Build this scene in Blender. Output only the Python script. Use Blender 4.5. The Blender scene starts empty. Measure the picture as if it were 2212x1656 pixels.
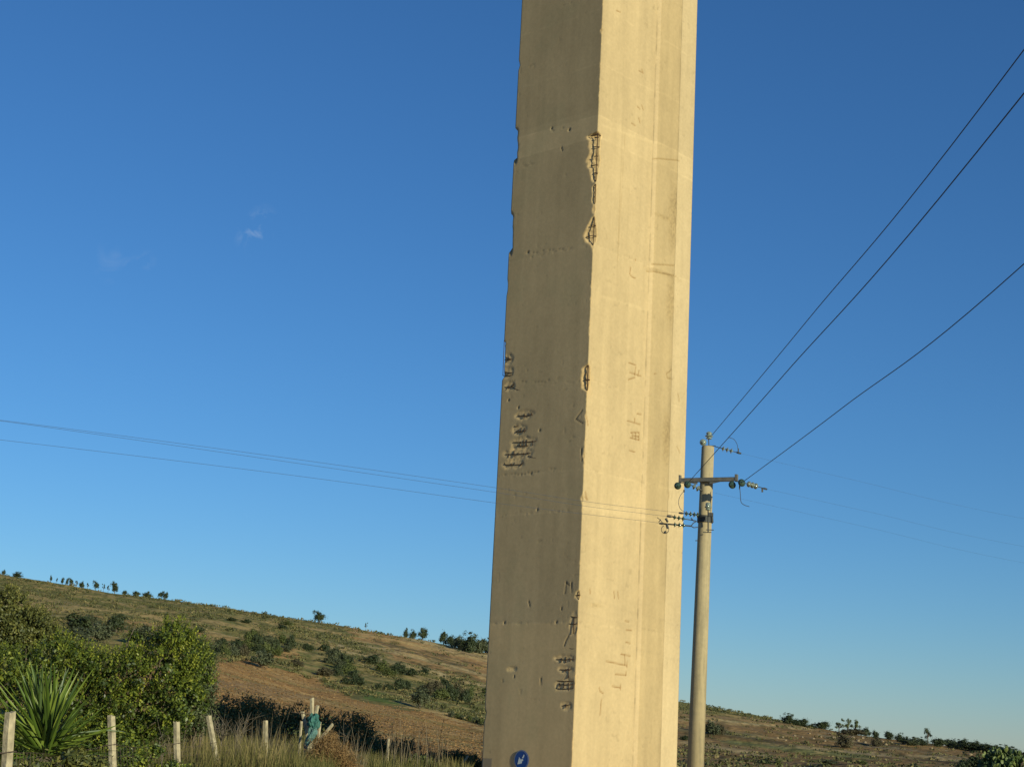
import bpy, bmesh, math, random
import numpy as np
from mathutils import Vector, Matrix

# ------------------------------------------------------------------ camera
FPX, CX, CY = 3451.0, 1105.5, 828.0            # photo measured on a 2211 x 1656 grid
PITCH, ROLL, EYE = math.radians(12.36), math.radians(2.93), 1.6
scene = bpy.context.scene
COL = scene.collection
cam_d = bpy.data.cameras.new("camera")
cam = bpy.data.objects.new("camera", cam_d)
COL.objects.link(cam)
CAMROT = Matrix.Rotation(math.pi/2+PITCH, 3, 'X') @ Matrix.Rotation(ROLL, 3, 'Z')
cam.matrix_world = Matrix.Translation((0, 0, EYE)) @ CAMROT.to_4x4()
cam_d.sensor_width = 36
cam_d.lens = 36*FPX/2211
cam_d.clip_start = 0.1
cam_d.clip_end = 20000
scene.camera = cam

# ------------------------------------------------------------------ light
SUN_AZ, SUN_EL = 141.5, 14.0
world = bpy.data.worlds.new("World")
scene.world = world
world.use_nodes = True
wn, wl = world.node_tree.nodes, world.node_tree.links
wn.clear()
sky = wn.new('ShaderNodeTexSky')
sky.sky_type = 'NISHITA'
sky.sun_disc = False
sky.sun_elevation = math.radians(SUN_EL)
sky.sun_rotation = math.radians(SUN_AZ)
sky.altitude = 100
sky.air_density = 1.05
sky.dust_density = 0.0
sky.ozone_density = 7.0
SKY_STRENGTH = 0.112
bg = wn.new('ShaderNodeBackground'); bg.inputs['Strength'].default_value = SKY_STRENGTH
wout = wn.new('ShaderNodeOutputWorld')
wl.new(bg.outputs[0], wout.inputs['Surface'])
sun_d = bpy.data.lights.new("sun", 'SUN')
sun_d.energy = 4.7
sun_d.angle = math.radians(0.5)
sun_d.color = (1.0, 0.98, 0.68)
sun = bpy.data.objects.new("sun", sun_d)
COL.objects.link(sun)
SUNV = Vector((math.sin(math.radians(SUN_AZ))*math.cos(math.radians(SUN_EL)),
               math.cos(math.radians(SUN_AZ))*math.cos(math.radians(SUN_EL)), math.sin(math.radians(SUN_EL))))
sun.rotation_euler = SUNV.to_track_quat('Z', 'Y').to_euler()
sun.location = (30, -40, 40)
scene.view_settings.view_transform = 'Standard'
scene.view_settings.look = 'None'
scene.view_settings.exposure = 0.0
scene.view_settings.gamma = 1.0
scene.render.engine = 'CYCLES'
scene.render.resolution_x, scene.render.resolution_y = 1024, 766

# ------------------------------------------------------------------ helpers
RIGHT = np.array(CAMROT.col[0]); UPV = np.array(CAMROT.col[1]); FWD = -np.array(CAMROT.col[2])
def ray(px, py):
    return RIGHT*(px-CX)/FPX - UPV*(py-CY)/FPX + FWD
EYEP = np.array([0, 0, EYE])
def P(px, py, D):                    # sighted point at forward distance D
    r = ray(px, py); return EYEP + r*(D/r[1])
def PZ(px, py, z):                   # sighted point at height z
    r = ray(px, py); return EYEP + r*((z-EYE)/r[2])
def proj(x, y, z):
    z = z-EYE
    a = RIGHT[0]*x+RIGHT[1]*y+RIGHT[2]*z
    b = UPV[0]*x+UPV[1]*y+UPV[2]*z
    c = FWD[0]*x+FWD[1]*y+FWD[2]*z
    c = np.where(c < 0.01, 0.01, c)
    return CX+FPX*a/c, CY-FPX*b/c

def _hash(ix, iy, seed):
    h = (ix.astype(np.int64)*374761393 + iy.astype(np.int64)*668265263 + seed*1442695041) & 0x7fffffff
    h = ((h ^ (h >> 13))*1274126177) & 0x7fffffff
    h = (h ^ (h >> 16)) & 0xffffff
    return h/float(0xffffff)
def vnoise(x, y, seed=0):
    x = np.asarray(x, float); y = np.asarray(y, float)
    ix, iy = np.floor(x), np.floor(y)
    fx, fy = x-ix, y-iy
    fx = fx*fx*(3-2*fx); fy = fy*fy*(3-2*fy)
    ix = ix.astype(np.int64); iy = iy.astype(np.int64)
    a = _hash(ix, iy, seed); b = _hash(ix+1, iy, seed); c = _hash(ix, iy+1, seed); d = _hash(ix+1, iy+1, seed)
    return (a*(1-fx)+b*fx)*(1-fy)+(c*(1-fx)+d*fx)*fy
def fbm(x, y, oct=4, seed=0, gain=0.5):
    t = 0; amp = 1; tot = 0
    for i in range(oct):
        t = t+amp*vnoise(x*2**i, y*2**i, seed+i*17); tot += amp; amp *= gain
    return t/tot
def sstep(a, b, x):
    t = np.clip((x-a)/(b-a), 0, 1); return t*t*(3-2*t)

def new_mesh(name, verts, faces, mat=None, parent=None, smooth=False, loc=None):
    """verts Nx3 array, faces MxK array (K 3 or 4) or list"""
    me = bpy.data.meshes.new(name)
    if isinstance(faces, np.ndarray):
        k = faces.shape[1]; n = len(faces)
        me.vertices.add(len(verts)); me.vertices.foreach_set('co', np.asarray(verts, np.float32).ravel())
        me.loops.add(n*k); me.loops.foreach_set('vertex_index', faces.astype(np.int32).ravel())
        me.polygons.add(n)
        me.polygons.foreach_set('loop_start', np.arange(0, n*k, k, dtype=np.int32))
        me.polygons.foreach_set('loop_total', np.full(n, k, np.int32))
        me.update(calc_edges=True)
    else:
        me.from_pydata([tuple(map(float, v)) for v in verts], [], faces)
        me.update()
    if smooth:
        me.polygons.foreach_set('use_smooth', np.ones(len(me.polygons), bool))
    if mat: me.materials.append(mat)
    o = bpy.data.objects.new(name, me)
    COL.objects.link(o)
    if parent is not None: o.parent = parent
    if loc is not None: o.location = loc
    return o
def tag(o, label=None, cat=None, group=None, kind=None):
    if label: o['label'] = label
    if cat: o['category'] = cat
    if group: o['group'] = group
    if kind: o['kind'] = kind
    return o
def empty(name, loc, label, cat, group=None):
    o = bpy.data.objects.new(name, None); COL.objects.link(o); o.location = tuple(map(float, loc))
    o.empty_display_size = 0.3
    return tag(o, label, cat, group)

class MB:                            # collects shapes into one mesh
    def __init__(s, origin=(0, 0, 0)): s.v = []; s.f = []; s.o = np.array(origin, float)
    def add(s, V, F):
        b = len(s.v); s.v += [np.array(p, float)-s.o for p in V]; s.f += [tuple(b+i for i in q) for q in F]
    def tube(s, pts, r, n=6, cap=True):
        pts = [np.array(p, float) for p in pts]
        rs = r if hasattr(r, '__len__') else [r]*len(pts)
        V = []; F = []
        up = np.array([0, 0, 1.0])
        t0 = pts[1]-pts[0]
        if abs(t0[2]) > 0.9*np.linalg.norm(t0): up = np.array([1.0, 0, 0])
        for i, p in enumerate(pts):
            t = pts[min(i+1, len(pts)-1)]-pts[max(i-1, 0)]
            t = t/(np.linalg.norm(t)+1e-9)
            a = np.cross(t, up); a /= np.linalg.norm(a)+1e-9; b = np.cross(a, t)
            for k in range(n):
                w = 2*math.pi*k/n
                V.append(p+rs[i]*(a*math.cos(w)+b*math.sin(w)))
        for i in range(len(pts)-1):
            for k in range(n):
                F.append((i*n+k, i*n+(k+1) % n, (i+1)*n+(k+1) % n, (i+1)*n+k))
        if cap:
            F.append(tuple(range(n))[::-1]); F.append(tuple((len(pts)-1)*n+k for k in range(n)))
        s.add(V, F)
    def lathe(s, p, axis, prof, n=14):      # prof: (distance along axis, radius)
        axis = np.array(axis, float); axis /= np.linalg.norm(axis)
        s.tube([np.array(p)+axis*d for d, r in prof], [max(r, 0.0005) for d, r in prof], n)
    def box(s, c, ax, ay, az):              # centre and three half axes
        c = np.array(c, float); V = []
        for i in (-1, 1):
            for j in (-1, 1):
                for k in (-1, 1): V.append(c+i*np.array(ax)+j*np.array(ay)+k*np.array(az))
        s.add(V, [(0, 1, 3, 2), (4, 6, 7, 5), (0, 4, 5, 1), (2, 3, 7, 6), (0, 2, 6, 4), (1, 5, 7, 3)])
    def build(s, name, mat, parent=None, smooth=False, bevel=0):
        o = new_mesh(name, s.v, s.f, mat, parent, smooth)
        bm = bmesh.new(); bm.from_mesh(o.data); bmesh.ops.recalc_face_normals(bm, faces=bm.faces)
        if bevel: bmesh.ops.bevel(bm, geom=bm.edges[:], offset=bevel, segments=1, affect='EDGES')
        bm.to_mesh(o.data); bm.free()
        return o

def mat(name):
    m = bpy.data.materials.new(name); m.use_nodes = True
    nt = m.node_tree
    return m, nt.nodes, nt.links, nt.nodes['Principled BSDF']
def simple(name, col, rough=0.7, metal=0.0, noise=0.0, scale=8.0, bump=0.0, spec=0.3):
    m, n, l, b = mat(name)
    b.inputs['Roughness'].default_value = rough; b.inputs['Metallic'].default_value = metal
    b.inputs['Specular IOR Level'].default_value = spec
    b.inputs['Base Color'].default_value = (*col, 1)
    if noise or bump:
        tc = n.new('ShaderNodeTexCoord'); nz = n.new('ShaderNodeTexNoise')
        nz.inputs['Scale'].default_value = scale; nz.inputs['Detail'].default_value = 6
        l.new(tc.outputs['Object'], nz.inputs['Vector'])
        if noise:
            mr = n.new('ShaderNodeMapRange')
            mr.inputs['From Min'].default_value = 0.3; mr.inputs['From Max'].default_value = 0.7
            mr.inputs['To Min'].default_value = 1-noise; mr.inputs['To Max'].default_value = 1+noise
            l.new(nz.outputs['Fac'], mr.inputs['Value'])
            vm = n.new('ShaderNodeVectorMath'); vm.operation = 'SCALE'
            vm.inputs[0].default_value = col; l.new(mr.outputs[0], vm.inputs['Scale'])
            l.new(vm.outputs[0], b.inputs['Base Color'])
        if bump:
            bp = n.new('ShaderNodeBump'); bp.inputs['Distance'].default_value = bump
            bp.inputs['Strength'].default_value = 1.0
            l.new(nz.outputs['Fac'], bp.inputs['Height']); l.new(bp.outputs[0], b.inputs['Normal'])
    return m
def tinted(name, rough=0.85, noise=0.12, scale=6.0, bump=0.01, spec=0.2, bscale=None, det=8):
    """base colour comes from the mesh's own 'tint' attribute times a procedural noise"""
    m, n, l, b = mat(name)
    b.inputs['Roughness'].default_value = rough; b.inputs['Specular IOR Level'].default_value = spec
    at = n.new('ShaderNodeAttribute'); at.attribute_name = 'tint'
    tc = n.new('ShaderNodeTexCoord'); nz = n.new('ShaderNodeTexNoise')
    nz.inputs['Scale'].default_value = scale; nz.inputs['Detail'].default_value = det
    l.new(tc.outputs['Object'], nz.inputs['Vector'])
    mr = n.new('ShaderNodeMapRange')
    mr.inputs['From Min'].default_value = 0.3; mr.inputs['From Max'].default_value = 0.7
    mr.inputs['To Min'].default_value = 1-noise; mr.inputs['To Max'].default_value = 1+noise
    l.new(nz.outputs['Fac'], mr.inputs['Value'])
    vm = n.new('ShaderNodeVectorMath'); vm.operation = 'SCALE'
    l.new(at.outputs['Color'], vm.inputs[0]); l.new(mr.outputs[0], vm.inputs['Scale'])
    l.new(vm.outputs[0], b.inputs['Base Color'])
    if bump:
        bp = n.new('ShaderNodeBump'); bp.inputs['Distance'].default_value = bump
        n2 = n.new('ShaderNodeTexNoise'); n2.inputs['Scale'].default_value = bscale or scale
        n2.inputs['Detail'].default_value = 6
        l.new(tc.outputs['Object'], n2.inputs['Vector'])
        l.new(n2.outputs['Fac'], bp.inputs['Height']); l.new(bp.outputs[0], b.inputs['Normal'])
    return m
def leafmat(name, cols, transl=0.25, rough=0.55, spec=0.35):
    """per-leaf random 'vary' attribute drives a ramp of leaf colours"""
    m, n, l, b = mat(name)
    at = n.new('ShaderNodeAttribute'); at.attribute_name = 'vary'
    cr = n.new('ShaderNodeValToRGB')
    els = cr.color_ramp.elements
    while len(els) < len(cols): els.new(0.5)
    for i, (p, c) in enumerate(cols):
        els[i].position = p; els[i].color = (*c, 1)
    l.new(at.outputs['Fac'], cr.inputs[0]); l.new(cr.outputs[0], b.inputs['Base Color'])
    b.inputs['Roughness'].default_value = rough; b.inputs['Specular IOR Level'].default_value = spec
    if transl:
        tr = n.new('ShaderNodeBsdfTranslucent'); mx = n.new('ShaderNodeMixShader')
        l.new(cr.outputs[0], tr.inputs['Color']); mx.inputs[0].default_value = transl
        out = n['Material Output']
        l.new(b.outputs[0], mx.inputs[1]); l.new(tr.outputs[0], mx.inputs[2]); l.new(mx.outputs[0], out.inputs['Surface'])
    return m
def set_vary(o, vals):
    a = o.data.attributes.new('vary', 'FLOAT', 'POINT'); a.data.foreach_set('value', np.asarray(vals, np.float32))
def set_tint(o, rgb):
    a = o.data.attributes.new('tint', 'FLOAT_COLOR', 'POINT')
    c = np.ones((len(rgb), 4), np.float32); c[:, :3] = rgb
    a.data.foreach_set('color', c.ravel())

# ------------------------------------------------------------------ sky: colour balance and two faint wisps of cloud
hs = wn.new('ShaderNodeHueSaturation'); hs.inputs['Saturation'].default_value = 1.03
hs.inputs['Hue'].default_value = 0.5; hs.inputs['Value'].default_value = 1.0
wl.new(sky.outputs[0], hs.inputs['Color'])
wtc = wn.new('ShaderNodeTexCoord')
nz = wn.new('ShaderNodeTexNoise'); nz.inputs['Scale'].default_value = 55; nz.inputs['Detail'].default_value = 6
nz.inputs['Distortion'].default_value = 1.2
wl.new(wtc.outputs['Generated'], nz.inputs['Vector'])
acc = None
for (cpx, cpy, rad, st) in ((568, 474, 0.011, 0.55), (548, 512, 0.014, 0.5), (250, 568, 0.018, 0.13), (315, 562, 0.008, 0.25)):
    d = ray(cpx, cpy); d = d/np.linalg.norm(d)
    ds = wn.new('ShaderNodeVectorMath'); ds.operation = 'DISTANCE'; ds.inputs[1].default_value = tuple(d)
    wl.new(wtc.outputs['Generated'], ds.inputs[0])
    mr = wn.new('ShaderNodeMapRange'); mr.interpolation_type = 'SMOOTHSTEP'
    mr.inputs['From Min'].default_value = 0; mr.inputs['From Max'].default_value = rad
    mr.inputs['To Min'].default_value = st; mr.inputs['To Max'].default_value = 0
    wl.new(ds.outputs['Value'], mr.inputs['Value'])
    if acc is None: acc = mr.outputs[0]
    else:
        ad = wn.new('ShaderNodeMath'); ad.operation = 'MAXIMUM'
        wl.new(acc, ad.inputs[0]); wl.new(mr.outputs[0], ad.inputs[1]); acc = ad.outputs[0]
cr = wn.new('ShaderNodeMapRange'); cr.inputs['From Min'].default_value = 0.5; cr.inputs['From Max'].default_value = 0.75
wl.new(nz.outputs['Fac'], cr.inputs['Value'])
mu = wn.new('ShaderNodeMath'); mu.operation = 'MULTIPLY'; wl.new(acc, mu.inputs[0]); wl.new(cr.outputs[0], mu.inputs[1])
mixw = wn.new('ShaderNodeMixRGB'); wl.new(mu.outputs[0], mixw.inputs['Fac'])
wl.new(hs.outputs[0], mixw.inputs['Color1']); mixw.inputs['Color2'].default_value = (4.2, 5.2, 6.5, 1)
wl.new(mixw.outputs[0], bg.inputs['Color'])

# ------------------------------------------------------------------ terrain
TCOL = np.array([-700, 0, 250, 500, 700, 900, 1050, 1480, 1700, 1900, 2211, 2900], float)
TROW = np.array([45, 75, 120, 180, 250, 330, 450, 600, 720], float)
TOFF = np.array([   # picture-grid height above the level line: sight lines surveyed per distance
 [0]*12,
 [-55, -50, -50, -50, -60, -68, -71, -72, -73, -74, -75, -76],
 [20, 20, 15, 10, -15, -28, -35, -48, -52, -55, -58, -60],
 [90, 85, 80, 68, 30, 8, -10, -30, -38, -42, -46, -50],
 [140, 135, 125, 112, 64, 36, 10, -10, -22, -28, -35, -40],
 [190, 180, 165, 147, 100, 72, 45, 15, -5, -12, -22, -30],
 [240, 225, 210, 188, 155, 128, 100, 50, 30, 12, -5, -15],
 [290, 270, 246, 230, 200, 178, 150, 75, 50, 27, 6, -5],
 [318, 294, 264, 246, 223, 203, 181, 93, 62, 35, 14, 0]], float)
KOFF = 1/3613.0
def terrain(x, y):
    x = np.asarray(x, float); y = np.asarray(y, float)
    r = np.sqrt(x*x+y*y)+1e-6
    cosa = y/r
    ya = np.maximum(y, 0.45*r)
    tx = np.clip(x/np.maximum(ya, 1e-3), -2.2, 2.2)
    azpx = CX + 3533*tx
    rows = np.array([np.interp(azpx, TCOL, TOFF[i]) for i in range(len(TROW))])
    ys = np.clip(ya, 1, 1e5)
    z = np.zeros_like(r)
    H = np.array([EYE+rows[i]*KOFF*TROW[i] for i in range(len(TROW))]); H[0] = 0
    H[1] = np.minimum(H[1], 0.6)
    hc = H[-1]
    DR = np.concatenate([TROW, [850, 1300, 2500, 12000]])
    HH = np.concatenate([H, [hc*0.97-1.5, hc*0.6-10, hc*0.1-22, hc*0-45]])
    lg = np.log(DR); q = np.log(np.maximum(ys, 1))
    z = HH[0]*1.0
    for i in range(len(DR)-1):
        t = np.clip((q-lg[i])/(lg[i+1]-lg[i]), 0, 1)
        z = np.where(q > lg[i], HH[i]*(1-t)+HH[i+1]*t, z)
    w = sstep(0.1, 0.7, cosa)                      # the hill lies ahead only
    z = z*w
    amp = sstep(45, 130, r)*np.clip(r/300, 0, 1)*1.6
    z = z + (fbm(x/38, y/38, 4, 5)-0.5)*amp*1.6*w + (fbm(x/9, y/9, 3, 9)-0.5)*0.35*sstep(60, 160, r)
    # terrace banks on the right-hand slope
    tw = sstep(1380, 1500, azpx)*sstep(120, 170, ys)*(1-sstep(640, 700, ys))
    ph = (ys+ (azpx-1500)*0.07 + 12*fbm(x/60, y/60, 2, 3))/46.0
    fr = ph-np.floor(ph)
    z = z + tw*0.9*(sstep(0.0, 0.16, fr)-fr)
    return z
def tz(x, y): return float(terrain(np.array([x]), np.array([y]))[0])
def hit(px, py, d0=60, d1=900):        # where a sight line first meets the ground
    D = np.exp(np.linspace(math.log(d0), math.log(d1), 1400)); r = ray(px, py)
    pts = EYEP[None]+r[None]*(D/r[1])[:, None]
    g = terrain(pts[:, 0], pts[:, 1])
    k = np.where(g >= pts[:, 2])[0]
    if len(k) == 0: i = int(np.argmin((pts[:, 2]-g)/D))
    else: i = k[0]
    return np.array([pts[i, 0], pts[i, 1], g[i]]), D[i]

def poly_in(px, py, poly):
    inside = np.zeros(px.shape, bool); n = len(poly)
    for i in range(n):
        x1, y1 = poly[i]; x2, y2 = poly[(i+1) % n]
        c = ((y1 > py) != (y2 > py)) & (px < (x2-x1)*(py-y1)/((y2-y1)+1e-9)+x1)
        inside ^= c
    return inside
ang = np.concatenate([np.linspace(-180, -40, 50, endpoint=False), np.linspace(-40, -23, 40, endpoint=False),
                      np.linspace(-23, 23, 860), np.linspace(23, 40, 41)[1:], np.linspace(40, 180, 50, endpoint=False)[1:]])
rad = np.concatenate([[0.3], np.linspace(3, 45, 12), np.exp(np.linspace(math.log(48), math.log(900), 470)),
                      np.exp(np.linspace(math.log(940), math.log(12000), 22))])
A, R_ = np.meshgrid(np.radians(ang), rad)
gx = (R_*np.sin(A)).ravel(); gy = (R_*np.cos(A)).ravel()
gz = terrain(gx, gy)
na, nr = len(ang), len(rad)
ii, jj = np.meshgrid(np.arange(nr-1), np.arange(na))
j2 = (jj+1) % na
faces = np.stack([ii*na+jj, ii*na+j2, (ii+1)*na+j2, (ii+1)*na+jj], -1).reshape(-1, 4)
gpx, gpy = proj(gx, gy, gz)
# land cover: field outlines wobble with noise
wx = gpx+(fbm(gx/14, gy/14, 5, 31)-0.5)*60; wy = gpy+(fbm(gx/11+40, gy/11, 5, 37)-0.5)*24
tint = np.zeros((len(gx), 3))
n1 = fbm(gx/22, gy/22, 5, 41); n2 = fbm(gx/5, gy/5, 4, 43); n3 = fbm(gx/60, gy/60, 3, 47)
OLIVE = np.array([.19, .158, .054]); TAN = np.array([.44, .295, .125]); BROWN = np.array([.34, .185, .070])
GREEN = np.array([.125, .135, .042]); DKBR = np.array([.25, .148, .066]); BROWN2 = np.array([.38, .215, .088])
def mixc(c, w): 
    global tint
    tint = tint*(1-w[:, None])+np.array(c)[None]*w[:, None]
tint[:] = OLIVE
mixc(TAN, sstep(0.42, 0.62, n1)*0.75)
mixc(GREEN, sstep(0.54, 0.68, n2)*0.6)
front = gy > 45
def zone(poly, col, w=1.0, br=None):
    m = poly_in(wx, wy, poly) & front
    ww = m*w*(1.0 if br is None else br)
    mixc(col, ww*np.ones(len(gx)))
zone([(180, 1325), (330, 1340), (520, 1385), (480, 1400), (300, 1370), (180, 1350)], BROWN2, .8, sstep(.38, .55, n1))
zone([(-400, 1180), (60, 1235), (330, 1290), (560, 1330), (540, 1350), (300, 1320), (60, 1300), (-400, 1270)], GREEN, .5, sstep(.4, .6, n2))
zone([(540, 1312), (720, 1345), (870, 1395), (830, 1420), (700, 1380), (560, 1345)], (.17, .15, .055), .9)
zone([(730, 1350), (880, 1372), (1100, 1425), (1100, 1490), (960, 1455), (860, 1420)], BROWN2, .95)
for a, b, wd, c in (((760, 1352), (1100, 1440), 5, TAN), ((880, 1378), (1100, 1428), 6, (.36, .26, .14)), ((740, 1372), (1100, 1476), 5, TAN),
                    ((700, 1385), (1100, 1500), 5, (.38, .29, .16)), ((800, 1385), (1000, 1440), 4, (.10, .08, .04)), ((930, 1392), (1100, 1440), 3, (.13, .09, .05))):
    zone([(a[0], a[1]-wd/2), (b[0], b[1]-wd), (b[0], b[1]+wd), (a[0], a[1]+wd/2)], c, .8)
zone([(430, 1360), (600, 1350), (780, 1400), (1100, 1480), (1100, 1545), (800, 1500), (650, 1470), (430, 1415)], GREEN, .55, sstep(.42, .6, n2))
zone([(560, 1400), (640, 1395), (650, 1420), (560, 1425)], BROWN2, .9)
zone([(400, 1425), (520, 1420), (640, 1450), (760, 1500), (900, 1525), (1040, 1562), (1300, 1620), (1300, 2600), (-300, 2600), (-300, 1500), (300, 1440)], BROWN, .97)
fld = poly_in(wx, wy, [(400, 1425), (640, 1450), (900, 1525), (1300, 1620), (1300, 2600), (-300, 2600), (-300, 1500)])
mixc(TAN, fld*sstep(.48, .66, fbm(gx/30, gy/12, 4, 141))*.45)
mixc(OLIVE, fld*sstep(.56, .70, fbm(gx/18+9, gy/10, 4, 143))*.5)
zone([(440, 1462), (560, 1478), (700, 1510), (560, 1510), (440, 1490)], (.28, .175, .085), .8)
zone([(700, 1478), (790, 1487), (900, 1512), (980, 1545), (860, 1535), (760, 1502)], (.15, .135, .05), .9)
zone([(745, 1481), (800, 1488), (885, 1512), (870, 1522), (790, 1503)], (.10, .135, .035), .9)
zone([(860, 1522), (930, 1532), (1100, 1575), (1100, 1590), (960, 1552)], TAN, .85)
def strip(x1, y1, x2, y2, w, col, k=.8):
    yy = y1+(y2-y1)*(gpx-x1)/(x2-x1)+(fbm(gx/25, gy/25, 3, 131)-.5)*7
    m = np.exp(-((gpy-yy)/(w*(.6+.8*fbm(gx/9, gy/9, 3, 133))))**4)*sstep(x1-10, x1+25, gpx)*(1-sstep(x2-25, x2+10, gpx))*front
    mixc(col, m*k)
for a_ in ((745, 1358, 1100, 1437, 2.5, TAN), (860, 1374, 1100, 1428, 2.5, (.50, .38, .19)), (720, 1376, 1100, 1470, 2.5, (.45, .33, .16)), (700, 1394, 1100, 1492, 4, (.50, .37, .18)),
           (800, 1378, 1000, 1432, 2, (.10, .09, .04)), (900, 1400, 1100, 1452, 2, (.14, .09, .045)), (940, 1386, 1100, 1424, 1.5, (.14, .10, .05)), (780, 1400, 1100, 1484, 1.5, (.15, .10, .05)),
           (560, 1340, 760, 1372, 2, TAN), (480, 1352, 700, 1385, 2, (.11, .10, .04)), (200, 1330, 520, 1386, 3, BROWN2), (240, 1352, 520, 1400, 2.5, TAN), (450, 1488, 720, 1520, 3, (.40, .25, .11))): strip(*a_)
# right hand slope
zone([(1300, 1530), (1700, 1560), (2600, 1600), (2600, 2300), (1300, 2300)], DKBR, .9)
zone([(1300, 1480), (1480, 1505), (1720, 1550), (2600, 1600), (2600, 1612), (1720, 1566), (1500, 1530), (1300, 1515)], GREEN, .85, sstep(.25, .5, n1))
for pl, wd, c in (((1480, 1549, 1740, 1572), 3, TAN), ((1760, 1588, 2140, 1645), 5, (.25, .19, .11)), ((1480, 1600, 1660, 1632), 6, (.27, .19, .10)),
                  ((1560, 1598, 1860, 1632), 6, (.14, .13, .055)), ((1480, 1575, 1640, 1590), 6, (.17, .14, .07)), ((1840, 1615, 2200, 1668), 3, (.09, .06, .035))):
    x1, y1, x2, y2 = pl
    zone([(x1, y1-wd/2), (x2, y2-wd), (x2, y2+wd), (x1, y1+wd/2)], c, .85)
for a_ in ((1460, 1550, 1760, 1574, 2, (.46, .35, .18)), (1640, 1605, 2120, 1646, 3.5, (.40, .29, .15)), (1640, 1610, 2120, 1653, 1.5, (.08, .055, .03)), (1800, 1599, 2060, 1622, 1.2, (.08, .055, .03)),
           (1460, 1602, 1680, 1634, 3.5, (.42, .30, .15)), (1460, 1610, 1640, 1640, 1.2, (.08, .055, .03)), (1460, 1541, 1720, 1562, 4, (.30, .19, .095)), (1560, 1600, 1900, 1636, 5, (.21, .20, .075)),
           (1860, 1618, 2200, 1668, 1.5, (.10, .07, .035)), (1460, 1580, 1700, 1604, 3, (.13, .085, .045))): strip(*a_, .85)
mixc(TAN, (gy > 70)*(gpx < 1400)*(1-fld)*sstep(.52, .68, fbm(gx/4, gy/7, 4, 151))*.5)
mixc((.075, .075, .028), (gy > 70)*(1-fld)*sstep(.60, .70, fbm(gx/3+7, gy/5, 4, 153))*.6)
mixc(TAN, (gy > 60)*(gpx > 1400)*sstep(.62, .75, n2)*.6)
# near ground between road and fence: dry soil and stubble
near = 1-sstep(50, 70, np.sqrt(gx*gx+gy*gy))
mixc((.38, .255, .125), near)
fine = fbm(gx/1.3, gy/1.3, 4, 61)
tint *= (0.62+0.76*fine)[:, None]
tint *= (0.85+0.3*n3)[:, None]
gm = tinted('dry_ground', rough=0.95, noise=0.35, scale=0.9, bump=0.35, bscale=0.55, spec=0.05)
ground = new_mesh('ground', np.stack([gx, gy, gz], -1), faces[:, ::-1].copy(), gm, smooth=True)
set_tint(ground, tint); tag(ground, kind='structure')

# ------------------------------------------------------------------ viaduct pier
NL = math.radians(-43)                                    # bearing of the shaded face's normal
nL = np.array([math.sin(NL), -math.cos(NL)]); dL = np.array([-math.cos(NL), -math.sin(NL)*-1])
dL = np.array([-math.cos(NL), math.sin(-NL)])             # along the shaded face, away to the left
NR = math.radians(47)
nR = np.array([math.sin(NR), -math.cos(NR)]); dR = np.array([math.cos(NR), math.sin(NR)])
def azdir(px, py):
    r = ray(px, py); return np.array([r[0]/r[1], 1.0])
def cross_line(px, py, p0, d):                            # sight line (plan) meets the line p0+t*d
    a = azdir(px, py)
    M = np.array([[d[0], -a[0]], [d[1], -a[1]]]); s = np.linalg.solve(M, -p0)
    return s[0]
C0 = azdir(1237.7, 1590)*50.0
WL = cross_line(1044, 1583, C0, dL)
s2 = cross_line(1367.5, 1598, C0, dR)
REC = -0.12
s3 = cross_line(1379.5, 1599, C0-nR*REC, dR)
s4 = cross_line(1427.5, 1601, C0-nR*REC, dR)
REC2 = -0.06
s5 = cross_line(1462.5, 1603, C0-nR*REC2, dR)
ZB, ZT, DZ = -1.5, 36.0, 0.036
nrow = int((ZT-ZB)/DZ)
zr = np.linspace(ZB, ZT, nrow)
sl = np.linspace(WL, 0, int(WL/0.036))
sr = np.concatenate([np.linspace(0, s2, int(s2/0.036))[1:], np.linspace(s2, s3, 9)[1:-1],
                     np.linspace(s3, s4, int((s4-s3)/0.04)), [s4+0.012], np.linspace(s4+0.02, s5, int((s5-s4)/0.04))])
def rec(s):
    return np.interp(s, [0, s2, s3, s4, s4+0.018, s5+1], [0, 0, REC, REC, REC2, REC2])
cols_s = np.concatenate([-sl, sr])                        # signed coordinate: <0 shaded face, >0 lit face
base = np.concatenate([C0[None]+sl[:, None]*dL[None], C0[None]+sr[:, None]*dR[None]-rec(sr)[:, None]*nR[None]])
nor = np.concatenate([np.repeat(nL[None], len(sl), 0), np.repeat(nR[None], len(sr), 0)])
# face coordinates of a sighted point
def fpL(px, py):
    r = ray(px, py); n3 = np.array([nL[0], nL[1], 0]); c3 = np.array([C0[0], C0[1], EYE])
    t = np.dot(n3, c3-EYEP)/np.dot(n3, r); p = EYEP+r*t
    return -np.dot(p[:2]-C0, dL), p[2]
def fpR(px, py):
    r = ray(px, py); n3 = np.array([nR[0], nR[1], 0]); c3 = np.array([C0[0], C0[1], EYE])
    t = np.dot(n3, c3-EYEP)/np.dot(n3, r); p = EYEP+r*t
    return np.dot(p[:2]-C0, dR), p[2]
S, Z = np.meshgrid(cols_s, zr)
lm = S <= 0
depth = np.zeros_like(S)
CONC = np.array([.495, .362, .200])
T = np.ones(S.shape+(3,))*CONC
nbig = fbm(S*0.8+3, Z*0.35, 4, 71); nmed = fbm(S*3.5, Z*2.2, 4, 73); nsm = fbm(S*14, Z*14, 3, 75)
vert = fbm(S*5.5, Z*0.22, 4, 77)
T *= (1+0.20*(nbig-.5)+0.12*(nmed-.5)+0.17*(vert-.5)+0.08*(nsm-.5))[..., None]
greenish = sstep(.56, .74, fbm(S*1.2, Z*1.0, 4, 79))*lm
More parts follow.
